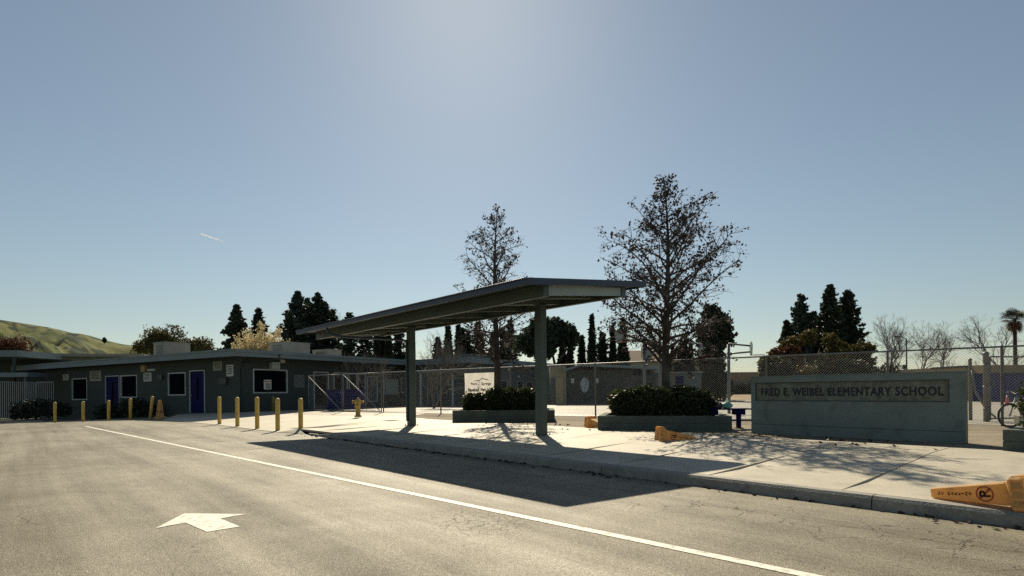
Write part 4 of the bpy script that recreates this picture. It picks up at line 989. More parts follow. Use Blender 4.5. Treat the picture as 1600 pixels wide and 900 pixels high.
# ------------------------------------------------------------------ no-parking cones
def sqr(h, z, k=.12): return [Vector((x*h, y*h, z)) for x, y in ((1-k, -1), (1, -1+k), (1, 1-k), (1-k, 1), (-1+k, 1), (-1, 1-k), (-1, -1+k), (-1+k, -1))]
CH_ = .86
def cone(label, Mx, group, flip=False, faces=(0,)):
    t = bpy.data.objects.new('parking_cone', None); COL.objects.link(t); t.matrix_world = Mx; ROOT[t] = Matrix.Identity(4)
    t['label'] = label; t['category'] = 'cone'; t['group'] = group; t.empty_display_size = .2
    b = MB(); b.loft([sqr(.115, .15), sqr(.118, .17), sqr(.052, CH_-.02), sqr(.046, CH_)]); b.build('body', M_cone, t)
    b = MB(); b.loft([sqr(.135, .03), sqr(.165, 0.0), sqr(.168, .02), sqr(.168, .105), sqr(.155, .125), sqr(.120, .149)])
    b.build('base', M_cone, t)
    for k in range(4):
        an = k*math.pi/2; R_ = Matrix.Rotation(an, 4, 'Z')
        b = MB()
        for x0 in (-.12, -.03, .06): b.ob(R_ @ Vector((x0, -.176, .02)), R_ @ Vector((.06, 0, 0)), R_ @ Vector((0, .0075, 0)), (0, 0, .08))
        b.build('base_rib', M_cone, t)
    # slope of a face: half width .118 at .17 to .052 at CH_-.02
    sl_ = (.118-.052)/(CH_-.19)
    for k in faces:
        R_ = Matrix.Rotation(k*math.pi/2, 4, 'Z')
        def fp(x, z): return R_ @ Vector((x, -(.118-sl_*(z-.17))-.0035, z))
        zc_ = .345; rr_ = .080
        for r0_, r1_, m_ in ((rr_-.014, rr_, M_redp),):
            v = []; kk = 24
            for i in range(kk):
                an = 2*math.pi*i/kk
                v += [fp(r0_*math.cos(an), zc_+r0_*math.sin(an)), fp(r1_*math.cos(an), zc_+r1_*math.sin(an))]
            MB().add(v, [[2*i, 2*i+1, (2*i+3) % (2*kk), (2*i+2) % (2*kk)] for i in range(kk)]).build('symbol_ring', M_redp, t)
        s_ = .058; MB().add([fp(-s_-.006, zc_+s_-.006), fp(-s_+.006, zc_+s_+.006), fp(s_+.006, zc_-s_+.006), fp(s_-.006, zc_-s_-.006)], [[0, 1, 2, 3]]).build('symbol_slash', M_redp, t)
        up = (fp(0, .8)-fp(0, .2)).normalized(); ax = R_ @ Vector((1, 0, 0)); nn = R_ @ Vector((0, -1, 0))
        text_on(t, 'P', fp(-.032, zc_-.05)+nn*.0012, ax, up, .066, .10, M_print, 0, name='symbol_letter', bold=.03)
        # words stacked up the face, one letter above the next
        for ltr, z in zip('GNIKRAP ON', [.465+.033*i for i in range(10)]):
            if ltr == ' ': continue
            text_on(t, ltr, fp(-.017 if ltr != 'I' else -.005, z), ax, up, .034 if ltr != 'I' else .011, .025, M_print, 0, name='letter', bold=.035)
    return t
def lying(tip, basep, roll=0.0):
    # the cone rests on the rim of its base and its tip
    ax = (tip-basep); ax.z = 0; Lh = ax.length; ax.normalize(); sl_ = math.atan((.168-.046)/CH_)
    z = (ax*math.cos(sl_)-Vector((0, 0, math.sin(sl_)))).normalized(); x = z.cross(Vector((0, 0, 1))).normalized(); y = z.cross(x)
    M_ = Matrix((x, y, z)).transposed().to_4x4()
    return Matrix.Translation(basep+Vector((0, 0, .88*.168*math.cos(sl_)+.003))) @ M_ @ Matrix.Rotation(roll, 4, 'Z') @ Matrix.Scale(.88, 4)
GC = 'no parking cones'
ps = PG(250, 655.5)
cone('yellow no parking cone standing upright beside the leaning bollard', Matrix.Translation(ps) @ Matrix.Rotation(RAD(-25), 4, 'Z') @ Matrix.Scale(1.12, 4), GC, faces=(0, 1))
tp = P(1465, 778.5, .13); bp_ = P(1592, 795, .135)
d_ = (tp-bp_).normalized()
cone('yellow no parking cone lying on the kerb edge, ring symbol showing', lying(tp, tp-d_*.71, 0), GC, faces=(1, 3))
w2z = walk_z(2.2)
bp2 = P(1027, 690, w2z); d2 = (P(1083, 689.2, w2z)-bp2).normalized()
cone('yellow no parking cone lying on the pavement below the wide hedge', lying(bp2+d2*.9, bp2, 0), GC, faces=(1, 3))
bp3 = P(921, 667.5, ZS); d3 = Vector((.45, -.89, 0))
cone('yellow cone lying with its hollow base outward at the end of the wide planter', lying(bp3+d3*.9, bp3+Vector((0, .05, 0)), 0), GC, faces=(2,))

# ------------------------------------------------------------------ hydrant, bin, post sign, bench and bags, bicycle
hp = P(559.5, 650.5, .25); k_ = 29/F*hp.y
M_hyd = mat('hydrant_paint', (.42, .30, .07), .55, n1=(4, .2), n2=(30, .15), dirt=((.2, .14, .04), 8, .5))
hy = thing('fire_hydrant', 'yellow fire hydrant on the pale plaza', 'hydrant', hp)
def HZ(prof): return [(r*k_, z*k_) for r, z in prof]
MB().lathe(hp, HZ([(.19, -.04), (.19, .05), (.13, .055), (.13, .62), (.17, .63), (.17, .68), (.14, .69)]), 16).build('barrel', M_hyd, hy, True)
MB().lathe(hp, HZ([(.155, .691), (.19, .72), (.18, .80), (.12, .90), (.05, .95), (.05, 1.0), (.01, 1.01)]), 16).build('bonnet', M_hyd, hy, True)
for dx, dy, r_h, z in ((-1, 0, .075, .78), (1, 0, .06, .78), (0, -1, .09, .55)):
    a_ = hp+Vector((dx*.10*k_, dy*.10*k_, z*k_)); MB().tube([a_, a_+Vector((dx, dy, 0))*.15*k_, a_+Vector((dx, dy, 0))*.151*k_, a_+Vector((dx, dy, 0))*.20*k_], [r_h*k_, r_h*k_, r_h*1.25*k_, r_h*1.2*k_], 10).build('outlet', M_hyd, hy, True)
q0 = FP(ft(506), .26, 1.4); bi = thing('recycling_bin', 'large blue wheeled bin behind the braced gate', 'bin', q0)
w_ = 1.75; hh = 1.1
MB().ob(q0+Vector((-w_/2, -.4, .08)), (w_, 0, 0), (0, .9, 0), (0, 0, hh-.08)).build('body', M_blue2, bi)
MB().ob(q0+Vector((-w_/2-.04, -.44, hh+.002)), (w_+.08, 0, 0), (0, .98, 0), (0, 0, .07)).build('lid', M_blue2, bi)
for dx in (-.7, .7): MB().tube([q0+Vector((dx-.04, -.2, .08)), q0+Vector((dx+.04, -.2, .08))], .08, 12).build('wheel', M_dark, bi)
for dx in (-.6, -.2, .2, .6): MB().ob(q0+Vector((dx-.03, -.425, .12)), (.06, 0, 0), (0, .023, 0), (0, 0, hh-.2)).build('rib', M_blue2, bi)
q1 = P(419, 643, .24); ps_ = thing('post_sign', 'small white notice on a dark pole in front of the wide office window', 'sign', q1)
zt_, zb_ = PY(419, 593.5, q1.y).z, PY(419, 608.5, q1.y).z
MB().tube([q1-Vector((0, 0, .1)), q1+Vector((0, 0, zt_-q1.z))], .025, 8).build('pole', M_dark, ps_, True)
ws_ = 11.5/F*q1.y
MB().ob((q1.x-ws_/2, q1.y-.05, zb_), (ws_, 0, 0), (0, .02, 0), (0, 0, zt_-zb_)).build('plate', M_sign, ps_)
hs_ = zt_-zb_
MB().ob((q1.x-ws_*.42, q1.y-.055, zb_+hs_*.76), (ws_*.84, 0, 0), (0, .004, 0), (0, 0, hs_*.10)).build('red_line', M_redp, ps_)
for i in range(3): MB().ob((q1.x-ws_*.25, q1.y-.055, zb_+hs_*(.1+.2*i)), (ws_*.66, 0, 0), (0, .004, 0), (0, 0, hs_*.11)).build('print_line', M_print, ps_)
q2 = P(427, 642.5, .24); yp = tag(MB().lathe(q2, [(.09, -.1), (.09, .72), (.07, .84), (.02, .9)], 12).build('guard_post', mat('dull_yellow_post', (.20, .17, .06), .7), None, True), 'dull yellow guard post against the office side wall', 'post')
# bench
bq = P(1154, 668, ZS+.01); Yb = bq.y; zs_ = PY(1154, 637.8, Yb).z
bt = thing('bench', 'blue park bench between the wide planter and the sign wall', 'bench', (PY(1135, 660, Yb).x, Yb, ZS))
xa, xb_ = PY(1106, 640, Yb).x, PY(1168.5, 640, Yb).x
for j in range(2): MB().ob((xa, Yb-.15+j*.17, zs_-.035), (xb_-xa, -.06, 0), (0, .16, 0), (0, 0, .035)).build('seat_board', M_blue, bt)
for px in (1154, 1112):
    x_ = PY(px, 650, Yb).x
    MB().box(x_, Yb, zs_-.16, .26, .22, .12).build('bracket', M_blue, bt)
    MB().box(x_, Yb, ZS-.02, .095, .09, zs_-.16-ZS+.018).build('leg', M_blue, bt)
    MB().box(x_, Yb, ZS, .2, .16, .012).build('foot_plate', mat('rusty_plate', (.12, .05, .025), .8), bt)
MB().ob((xa-.05, Yb-.02, zs_-.32), (xb_-xa+.12, -.05, 0), (0, .04, 0), (0, 0, .045)).build('stretcher', M_blue, bt)
# teal bag
bc = PY(1135.5, 637.3, Yb-.05); rg = np.random.default_rng(3)
bg = thing('plastic_bag', 'translucent teal plastic bag tied at the top on the blue bench', 'bag', (bc.x, bc.y, zs_+.002))
M_bag = mat('teal_plastic', (.22, .42, .42), .35, n1=(12, .25), n2=(50, .15), trans=.45)
prof = [(.05, 0), (.11, .01), (.135, .06), (.125, .10), (.08, .135), (.03, .155), (.022, .16)]
rings = [[Vector((bc.x+r*math.cos(a)*(1+.12*math.sin(5*a+z*40)), bc.y+r*math.sin(a)*(1+.1*math.cos(4*a+z*30)), zs_+.002+z)) for a in np.linspace(0, 2*math.pi, 18, endpoint=False)] for r, z in prof]
MB().loft(rings).build('sack', M_bag, bg, True)
kn = MB(); top_ = Vector((bc.x, bc.y, zs_+.158))
for i in range(7):
    a = i*.9; kn.add([top_, top_+Vector((.05*math.cos(a), .05*math.sin(a), .03+.02*(i % 3))), top_+Vector((.06*math.cos(a+.5), .06*math.sin(a+.5), .02+.015*(i % 2)))], [[0, 1, 2]])
kn.build('knot', M_bag, bg)
dc = PY(1119, 637.3, Yb)
db = thing('backpack', 'dark backpack with a pale folded top lying on the blue bench', 'bag', (dc.x, dc.y, zs_+.002))
MB().loft([[Vector((dc.x+rx*math.cos(a)*(1+.06*math.sin(3*a)), dc.y+ry*math.sin(a), zs_+.002+z)) for a in np.linspace(0, 2*math.pi, 16, endpoint=False)] for rx, ry, z in ((.13, .09, 0), (.17, .11, .03), (.17, .11, .10), (.12, .09, .15))]).build('body', M_dark, db, True)
MB().loft([[Vector((dc.x-.03+rx*math.cos(a), dc.y-.01+ry*math.sin(a)*(1+.1*math.sin(4*a)), zs_+.002+z)) for a in np.linspace(0, 2*math.pi, 14, endpoint=False)] for rx, ry, z in ((.10, .08, .152), (.12, .09, .165), (.06, .05, .19))]).build('folded_cloth', mat('pale_cloth', (.5, .46, .42), .8), db, True)
# bicycle behind the shrub
bw = PY(1578, 651, 12.9); zw = .28; Rw = .285
bk = thing('bicycle', 'bicycle with a pale frame bag parked behind the shrub by the gate', 'bicycle', (bw.x+.45, bw.y, zw))
def torus(c, R_, r_, n=32, m_=8):
    return MB().loft([[Vector((c[0]+(R_+r_*math.cos(b_))*math.cos(a), c[1]+r_*math.sin(b_), c[2]+(R_+r_*math.cos(b_))*math.sin(a))) for b_ in np.linspace(0, 2*math.pi, m_, endpoint=False)] for a in np.linspace(0, 2*math.pi, n+1)], cap=False)
ctr = []
for dx in (0, .92):
    c_ = Vector((bw.x+dx, bw.y+dx*.1, zw+Rw)); ctr.append(c_)
    ty = torus(c_, Rw-.02, .02).build('tyre', M_dark, bk, True); torus(c_, Rw-.045, .009).build('rim', M_galv, ty, True)
    sp = MB()
    for i in range(14):
        a = 2*math.pi*i/14; sp.tube([c_, c_+Vector((math.cos(a), 0, math.sin(a)))*(Rw-.045)], .002, 3)
    sp.build('spokes', M_galv, ty)
fr = MB(); A_, B_ = ctr; bb = (A_+B_)/2+Vector((.05, 0, 0)); hd = A_+Vector((.14, 0, .42)); st_ = B_+Vector((-.2, 0, .42))
for p, q_ in ((A_, hd), (hd, bb), (bb, st_), (hd-Vector((0, 0, .06)), st_), (B_, bb), (B_, st_)): fr.tube([p, q_], .016, 8)
fr.build('frame', mat('bike_paint', (.35, .35, .33), .4), bk, True)
MB().tube([hd+Vector((0, -.24, .1)), hd+Vector((-.02, -.1, .12)), hd+Vector((0, 0, .06)), hd+Vector((-.02, .1, .12)), hd+Vector((0, .24, .1))], .013, 8).build('handlebar', M_dark, bk, True)
MB().loft([[st_+Vector((x*sx_, y*sy_, .07+z)) for x, y in ((-1, -.5), (1, -1), (1, 1), (-1, .5))] for sx_, sy_, z in ((.11, .05, 0), (.13, .07, .03), (.12, .06, .05))]).build('saddle', M_dark, bk)
MB().box(A_.x+.22, A_.y-.02, zw+.08, .18, .12, .2).build('pannier', mat('pale_bag', (.55, .50, .40), .7), bk)

# ------------------------------------------------------------------ basketball hoops
def hoop(label, pole, board_c, board_w, edge, zt, arms):
    t = thing('basketball_hoop', label, 'basketball hoop', pole, 0, 'basketball hoops in the yard')
    MB().tube([pole-Vector((0, 0, .2)), Vector((pole.x, pole.y, zt))], .06, 10).build('pole', M_galv, t, True)
    bd = MB(); k = 14; pts = []
    for i in range(k+1):
        a = math.pi*i/k; pts.append((.5*board_w*math.cos(a), .05+.24*math.sin(a)))
    pts = [(-.5*board_w*.55, -.27), (.5*board_w*.55, -.27)]+pts
    e = Vector((math.cos(edge), math.sin(edge), 0)); nb_ = Vector((-e.y, e.x, 0))
    bd.loft([[board_c+e*x+Vector((0, 0, z))+nb_*o_ for x, z in pts] for o_ in (-.02, .02)]).build('backboard', mat('backboard_paint', (.22, .25, .26), .6), t)
    s_ = -nb_ if (board_c-pole).dot(nb_) < 0 else nb_
    rc = board_c+s_*.28+Vector((0, 0, -.25))
    rg_ = MB().loft([[rc+Vector(((.225+.01*math.cos(b_))*math.cos(a), (.225+.01*math.cos(b_))*math.sin(a), .01*math.sin(b_))) for b_ in np.linspace(0, 2*math.pi, 6, endpoint=False)] for a in np.linspace(0, 2*math.pi, 21)], cap=False).build('rim', mat('rim_orange', (.35, .09, .03), .5), t, True)
    for dz in arms: MB().tube([Vector((pole.x, pole.y, board_c.z+dz)), board_c-s_*.03+Vector((0, 0, dz*.6))], .035, 8).build('arm', M_galv, t, True)
    return t
def yardp(px, Y): p = PY(px, 620, Y); return Vector((p.x, p.y, .266))
hoop('basketball hoop left of the fuller sycamore, fan-shaped backboard', yardp(1007, 24.5), PY(967.5, 525, 23.0), .52, RAD(40), PY(1007, 528, 24.5).z, (-.12,))
hoop('tall basketball hoop pole behind the trunk of the fuller sycamore', yardp(1032, 22), PY(1095, 546, 24.0), .55, RAD(55), PY(1032, 520, 22).z, (.35,))
hoop('basketball hoop with twin arms and a thin edge-on backboard', yardp(1139, 22.5), PY(1173.5, 545, 22.6), .62, RAD(75), PY(1139, 538, 22.5).z, (.2, -.2))

# ------------------------------------------------------------------ person walking in the yard
def person(label, foot, H, face, mats):
    t = thing('person', label, 'person', foot, face); k = H/1.7
    J = {'pel': (0, 0, .93), 'wst': (0, 0, 1.08), 'chs': (.02, 0, 1.30), 'nek': (.03, 0, 1.47), 'hd0': (.04, 0, 1.53), 'hd1': (.05, 0, 1.63), 'hd2': (.045, 0, 1.69),
         'hpL': (0, .09, .90), 'knL': (.13, .09, .50), 'anL': (.12, .09, .09), 'toL': (.26, .09, .03), 'hpR': (0, -.09, .90), 'knR': (-.03, -.09, .50), 'anR': (-.22, -.09, .12), 'toR': (-.12, -.09, .03),
         'shL': (.0, .17, 1.41), 'elL': (-.08, .21, 1.14), 'waL': (.03, .21, .92), 'hnL': (.06, .20, .83), 'shR': (.0, -.17, 1.41), 'elR': (.02, -.21, 1.13), 'waR': (.16, -.18, .96), 'hnR': (.20, -.17, .88)}
    E_ = [('pel', 'wst'), ('wst', 'chs'), ('chs', 'nek'), ('nek', 'hd0'), ('hd0', 'hd1'), ('hd1', 'hd2')]
    for s in 'LR': E_ += [('pel', 'hp'+s), ('hp'+s, 'kn'+s), ('kn'+s, 'an'+s), ('an'+s, 'to'+s), ('chs', 'sh'+s), ('sh'+s, 'el'+s), ('el'+s, 'wa'+s), ('wa'+s, 'hn'+s)]
    Rr = {'pel': .145, 'wst': .13, 'chs': .155, 'nek': .06, 'hd0': .075, 'hd1': .095, 'hd2': .06, 'hp': .10, 'kn': .068, 'an': .05, 'to': .04, 'sh': .075, 'el': .055, 'wa': .04, 'hn': .035}
    names = list(J); me = bpy.data.meshes.new('body'); me.from_pydata([Vector(J[n_])*k for n_ in names], [(names.index(a), names.index(b_)) for a, b_ in E_], [])
    o = link('body', me, mats[0], t); m_ = o.modifiers.new('skin', 'SKIN')
    for i, n_ in enumerate(names):
        r_ = Rr.get(n_, Rr.get(n_[:2], .05))*k; sv = me.skin_vertices[0].data[i]; sv.radius = (r_, r_); sv.use_root = (n_ == 'pel')
    o.modifiers.new('sub', 'SUBSURF').levels = 2; o.modifiers['sub'].render_levels = 2
    bpy.context.view_layer.update()
    m2 = bpy.data.meshes.new_from_object(o.evaluated_get(bpy.context.evaluated_depsgraph_get())); o.modifiers.clear(); o.data = m2
    m2.materials.clear()
    for q_ in mats[:3]: m2.materials.append(q_)
    for pl in m2.polygons:
        z = pl.center.z/k; pl.use_smooth = True
        pl.material_index = 2 if (z > 1.47 and pl.center.x > .0) or (z < .90 and abs(pl.center.y) > .15*k and z > .78) else (1 if z < .93 else 0)
    # hair as a cap on the back of the head
    hb_ = MB(); hc = ROOT[t] @ Vector((.02*k, 0, 1.625*k)); rings_ = []
    for i in range(6):
        ph = -math.pi/2*.75+math.pi*.87*i/5; rings_.append([hc+Vector((-.015, 0, .13*k*math.sin(ph)))+ROOT[t].to_3x3() @ Vector((.105*k*math.cos(ph)*math.cos(a)-.02, .105*k*math.cos(ph)*math.sin(a), 0)) for a in np.linspace(0, 2*math.pi, 12, endpoint=False)])
    hb_.loft(rings_).build('hair', mats[3], t, True)
    return t
pf_ = P(708, 632, .27)
M_coat = mat('dark_jacket', (.018, .018, .03), .8); M_skin = mat('skin', (.36, .22, .15), .6); M_hair = mat('dark_hair', (.02, .015, .012), .6); M_trou = mat('dark_trousers', (.02, .022, .03), .8)
person('person in dark jacket and trousers walking across the yard behind the fence', pf_, 33/F*pf_.y, RAD(200), [M_coat, M_trou, M_skin, M_hair])
# pink and orange small cones in the yard
for px, py, h_, lab in ((1543.5, 632, 11, 'shorter pink cone on the yard beside the gate post'), (1574, 632, 14, 'taller pink cone on the yard near the bicycle wheel')):
    p = P(px, py, .27); hh = h_/F*p.y
    t = thing('small_cone', lab, 'cone', p, 0, 'small cones in the yard')
    MB().box(p.x, p.y, .268, .3*hh/.5, .3*hh/.5, .03).build('base', mat('pink_plastic', (.62, .13, .10), .5), t)
    MB().lathe((p.x, p.y, .298), [(.11*hh/.5, 0), (.03*hh/.5, hh)], 12).build('body', mat('pink_plastic', (.62, .13, .10), .5), t, True)

# ------------------------------------------------------------------ trees behind
def at(px, py_top, Y, zb=.2): p = PY(px, py_top, Y); return (p.x, Y, zb), p.z-zb
GB = 'evergreens behind the school'
for px, pt, hw, Y, sd, lab, m in ((370, 477, 19, 62, 1, 'dark narrow conifer standing alone behind the pale blossom tree', M_con), (404, 482, 16, 66, 2, 'slim dark conifer just right of the blossom tree', M_con),
                                  (466, 456, 29, 64, 3, 'tall feathery conifer left of the shelter roof end', M_con2), (496, 458, 32, 66, 4, 'tall dense conifer just behind the shelter roof end', M_con)):
    b_, h_ = at(px, pt, Y); conifer(lab, b_, h_, hw/F*Y*2.15, sd, m, 1.7, group=GB, leaf=.23, bare=.2, power=.95, droop=-.25)
for px, pt, hw, Y, sd, lab in ((481, 466, 20, 69, 14, 'dark conifer filling the gap between the two tall conifers'), (520, 484, 18, 67, 15, 'ragged conifer over the very end of the shelter roof'), (598, 505, 20, 66, 16, 'dark conifer behind the narrow cypress row'), (449, 486, 15, 70, 5, 'small conifer tip between the blossom tree and the tall conifers'), (545, 489, 22, 60, 6, 'dark conifer half hidden under the shelter roof'), (572, 500, 22, 62, 7, 'dark conifer above the office roof vent'), (622, 500, 17, 60, 8, 'dark conifer directly left of the further shelter post'), (747, 503, 16, 62, 9, 'loose bushy conifer behind the thin sycamore trunk'), (797, 500, 14, 64, 10, 'ragged conifer between the sycamore and the round pine'), (941, 521, 15, 60, 12, 'ragged grey-green conifer right of the tallest cypress'), (684, 528, 9, 58, 13, 'little conifer behind the bare shrub tree')):
    b_, h_ = at(px, pt, Y); conifer(lab, b_, h_, hw/F*Y*1.45, sd, M_con, 1.1, group=GB, leaf=.23, power=.75)
for i, (px, pt, hw, Y, lab) in enumerate(((589, 520, 5, 56, 'narrow cypress, outermost of those under the shelter roof'), (597, 516, 5, 57, 'narrow cypress, second of the row under the shelter roof'), (607, 520, 6, 56, 'narrow cypress beside the further shelter post row'), (700, 508, 8, 55, 'broad-topped cypress right of the bare shrub tree'), (716, 511, 5.5, 56, 'slim cypress, taller of a close pair by the banner'), (723, 516, 5, 57, 'slim cypress, shorter of a close pair by the banner'), (731, 519, 5, 58, 'thin cypress just left of the loose bushy conifer'), (770, 522, 5, 57, 'thin cypress behind the thin sycamore'), (785, 517, 5, 58, 'thin cypress right of the thin sycamore trunk'), (878, 540, 8, 58, 'squat cypress under the round pine'), (891, 535, 6, 57, 'cypress half hidden by the round pine'), (909, 528, 6, 56, 'cypress just right of the round pine'), (924.5, 495, 7, 55, 'tallest pointed cypress standing free against the sky'), (957, 512, 5, 57, 'thin cypress left of the fan-shaped backboard'), (973, 500, 9, 58, 'thick dark cypress behind the fan-shaped backboard'), (1051, 541, 5, 75, 'far cypress tip right of the fuller sycamore trunk'), (1062, 538, 5, 75, 'far cypress, second right of the sycamore trunk'), (1070, 533, 5, 74, 'far cypress, third right of the sycamore trunk'), (1079, 536, 5.5, 73, 'far cypress beside the round dark conifer'))):
    b_, h_ = at(px, pt, Y); cypress(lab, b_, h_, hw/F*Y*1.1, 100+i, 1300, 'cypresses behind the school')
# round umbrella pine
rr = random.Random(9); bl = []
for i in range(20):
    a = rr.uniform(0, 6.28); q_ = rr.random()**.5; x = 2.6*q_*math.cos(a); y = 2.2*q_*math.sin(a); bl.append((x, y, 5.4+1.75*(1-q_*q_)*rr.uniform(.3, 1)-.5*q_, rr.uniform(.85, 1.25), .85))
pb_, ph_ = at(858, 485, 50); sc_ = ph_/8.2
blobs('umbrella_pine', 'dark umbrella pine with a broad round crown behind the near shelter post', pb_, [(x*.98, y, z*sc_, r*sc_, f_) for x, y, z, r, f_ in bl], M_con, 61, .20, 1500,
      trunk=[([(.2, 0, -.3), (.1, 0, 2.0), (.5, 0, 3.2)], .28, .22), ([(.1, 0, 2.0), (-1.4, 0, 4.2)], .14, .08), ([(.5, 0, 3.2), (1.6, .3, 4.8)], .12, .07), ([(.5, 0, 3.2), (.1, -.3, 5)], .14, .08)])
b_, h_ = at(1117, 482, 50)
rr = random.Random(19); bl = [(rr.uniform(-1.25, 1.25)*(1-.45*f_), rr.uniform(-1, 1), f_*(h_-1.0)+.6, 1.05*(1-.35*f_)+.1, 1) for f_ in np.linspace(.1, 1, 18)]
blobs('dense_conifer', 'round dark conifer right of the fuller sycamore', b_, bl, M_con, 62, .22, 1500, trunk=[([(0, 0, -.3), (0, 0, h_*.8)], .2, .06)])
# right-hand pine group
for px, pt, hw, Y, sd, lab in ((1251, 461, 24, 66, 31, 'pointed dark pine at the outer side of the pine trio'), (1297, 446, 21, 65, 32, 'tallest dark pine in the middle of the pine trio'), (1324, 454, 24, 66, 33, 'broad dark pine next to the bare trees'), (1272, 488, 18, 68, 34, 'lower dark pine filling the gap in the pine trio'), (1229, 502, 12, 67, 35, 'short dark conifer at the foot of the pine trio')):
    b_, h_ = at(px, pt, Y); conifer(lab, b_, h_, hw/F*Y*1.55, sd, M_con2 if sd == 31 else M_con, 1.7, group='pine trio beyond the yard', power=.72, leaf=.23, bare=.05, droop=.05)
for k, (px, py, Y, w_, h_, m, lab) in enumerate(((1258, 537, 52, 46, 30, M_gold, 'golden-green bushy pine below the pine trio'), (1336, 541, 53, 27, 20, M_gold, 'low rounded golden-green pine beside the bare trees'), (1225, 548, 50, 22, 16, M_brown, 'reddish brown bushy pine left of the golden pine'), (1203, 563, 48, 14, 14, M_green, 'pale ragged bush behind the end of the sign wall'))):
    p = PY(px, py, Y); rr = random.Random(40+k); W_ = w_/F*Y; H2 = h_/F*Y
    bl = [(rr.uniform(-1, 1)*W_*.8, rr.uniform(-1, 1)*W_*.5, p.z-.5+rr.uniform(-1.6, .62)*H2*.8, rr.uniform(.42, .62)*min(W_, 1.15), .85) for _ in range(20)]
    blobs('bushy_pine', lab, (p.x, Y, .2), bl, m, 200+k, .20, 1300, trunk=[([(0, 0, -.3), (.1, 0, p.z-.5)], .16, .06), ([(.1, 0, .8), (-W_*.5, 0, p.z-.6)], .08, .03), ([(.1, 0, .8), (W_*.5, 0, p.z-.6)], .08, .03)])
for k, px in enumerate((1225, 1262, 1300, 1338, 1372)):
    p = PY(px, 585, 47); rr = random.Random(60+k)
    bl = [(rr.uniform(-1.3, 1.3), rr.uniform(-.5, .5), .8+rr.uniform(-.6, 1.8), rr.uniform(.7, 1.0), .9) for _ in range(9)]
    blobs('dark_shrub', ['dark shrub behind the fence near the sign wall end', 'dark shrub with golden tips behind the sign wall', 'dark shrub in the middle of the screen behind the sign wall', 'dark shrub under the low golden pine', 'dark shrub near the bare trees behind the fence'][k], (p.x, 47, .3), bl, M_gold if k == 1 else M_con, 300+k, .17, 1100, group='shrubs behind the sign wall', cat='shrub', trunk=[([(0, 0, -.3), (0, 0, 1.2)], .07, .03)])
# broadleaf and blossom trees behind the office
for px, py, Y, w_, h_, m, lab, lf in ((254, 530, 56, 26, 17, M_green, 'leafy olive-green tree behind the office roof unit', .17), (305, 541, 58, 20, 8, M_green, 'low leafy tree right of the pale roof unit', .17), (224, 542, 58, 14, 9, M_gold, 'small yellowish tree at the foot of the hills', .17), (18, 543, 60, 28, 10, M_brown, 'brownish leafy tree below the hills behind the bar fence', .17)):
    p = PY(px, py, Y); rr = random.Random(int(px)); W_ = w_/F*Y; H2 = h_/F*Y
    bl = [(rr.uniform(-1, 1)*W_*.75, rr.uniform(-1, 1)*W_*.5, p.z+rr.uniform(-1, .55)*H2, rr.uniform(.4, .7)*min(W_, 1.6), .9) for _ in range(16)]
    blobs('leafy_tree', lab, (p.x, Y, 0), bl, m, int(px)+5, lf*.9, 430, trunk=[([(0, 0, -.3), (.1, 0, p.z-1)], .2, .08), ([(.1, 0, p.z-2.2), (-W_*.5, 0, p.z)], .08, .02), ([(.1, 0, p.z-2.2), (W_*.5, 0, p.z)], .08, .02)])
p = PY(393, 538, 50); rg = np.random.default_rng(8)
bt_ = thing('blossom_tree', 'pale cream blossom tree behind the office roof corner', 'tree', (p.x, 50, 0)); tr = MB(); CC = []
limb(tr, [Vector((p.x, 50, -.3)), Vector((p.x, 50, 3.2))], .2, .15)
for i in range(190):
    dx = rg.uniform(-2.7, 2.7); up = (1.0+.22*(dx+1)) if dx < 1.9 else (1.4-(dx-1.9)*.8)
    p0 = Vector((p.x+dx*.35, 50+rg.uniform(-.8, .8), 3.0+rg.uniform(0, 1.1))); L_ = rg.uniform(1.2, 2.9)*up*.95
    pts = wander(rg, p0, Vector((dx*.33+rg.normal()*.18, rg.normal()*.3, 1)), L_, 5, .07, .05); limb(tr, pts, .025, .006, 3)
    for q_ in range(int(L_*34)):
        s = rg.uniform(.15, 1)*5; j = min(int(s), 4); CC.append(tuple(pts[j].lerp(pts[j+1], s-j)+Vector(rg.normal(size=3))*.075))
tr.build('trunk', M_barkg, bt_); leaves('crown', CC, .12, M_blos, bt_, rg, 1.2)
# bare trees
for px, pt, Y, sp, sd, st_, lab, r_ in ((676, 512, 34, .55, 1, 4, 'bare many-stemmed shrub tree right of the further shelter post', .05), (565, 541, 33.5, .55, 2, 3, 'small bare shrub in front of the office entrance', .03)):
    b_, h_ = at(px, pt, Y, .27); bare_tree(lab, b_, h_, sp, sd, 5, r_, st_, 'bare shrub trees by the school wings', fork=.30)
for px, pt, Y, sp, sd, lab in ((1378, 489, 60, .5, 3, 'bare tree with a forked top next to the dark pine'), (1397, 499, 61, .5, 4, 'thin bare tree left of the street lamp'), (1436, 499, 60, .6, 5, 'bare twiggy tree right of the street lamp'), (1474, 496, 58, .62, 6, 'wide bare tree with a round twiggy crown'), (1569, 484, 54, .6, 7, 'bare tree beside the palm'), (530, 473, 72, .4, 8, 'faint bare treetop above the shelter roof end')):
    b_, h_ = at(px, pt, Y); bare_tree(lab, b_, h_, sp*.95, sd, 6, .10, 1, 'bare winter trees', fork=.27)
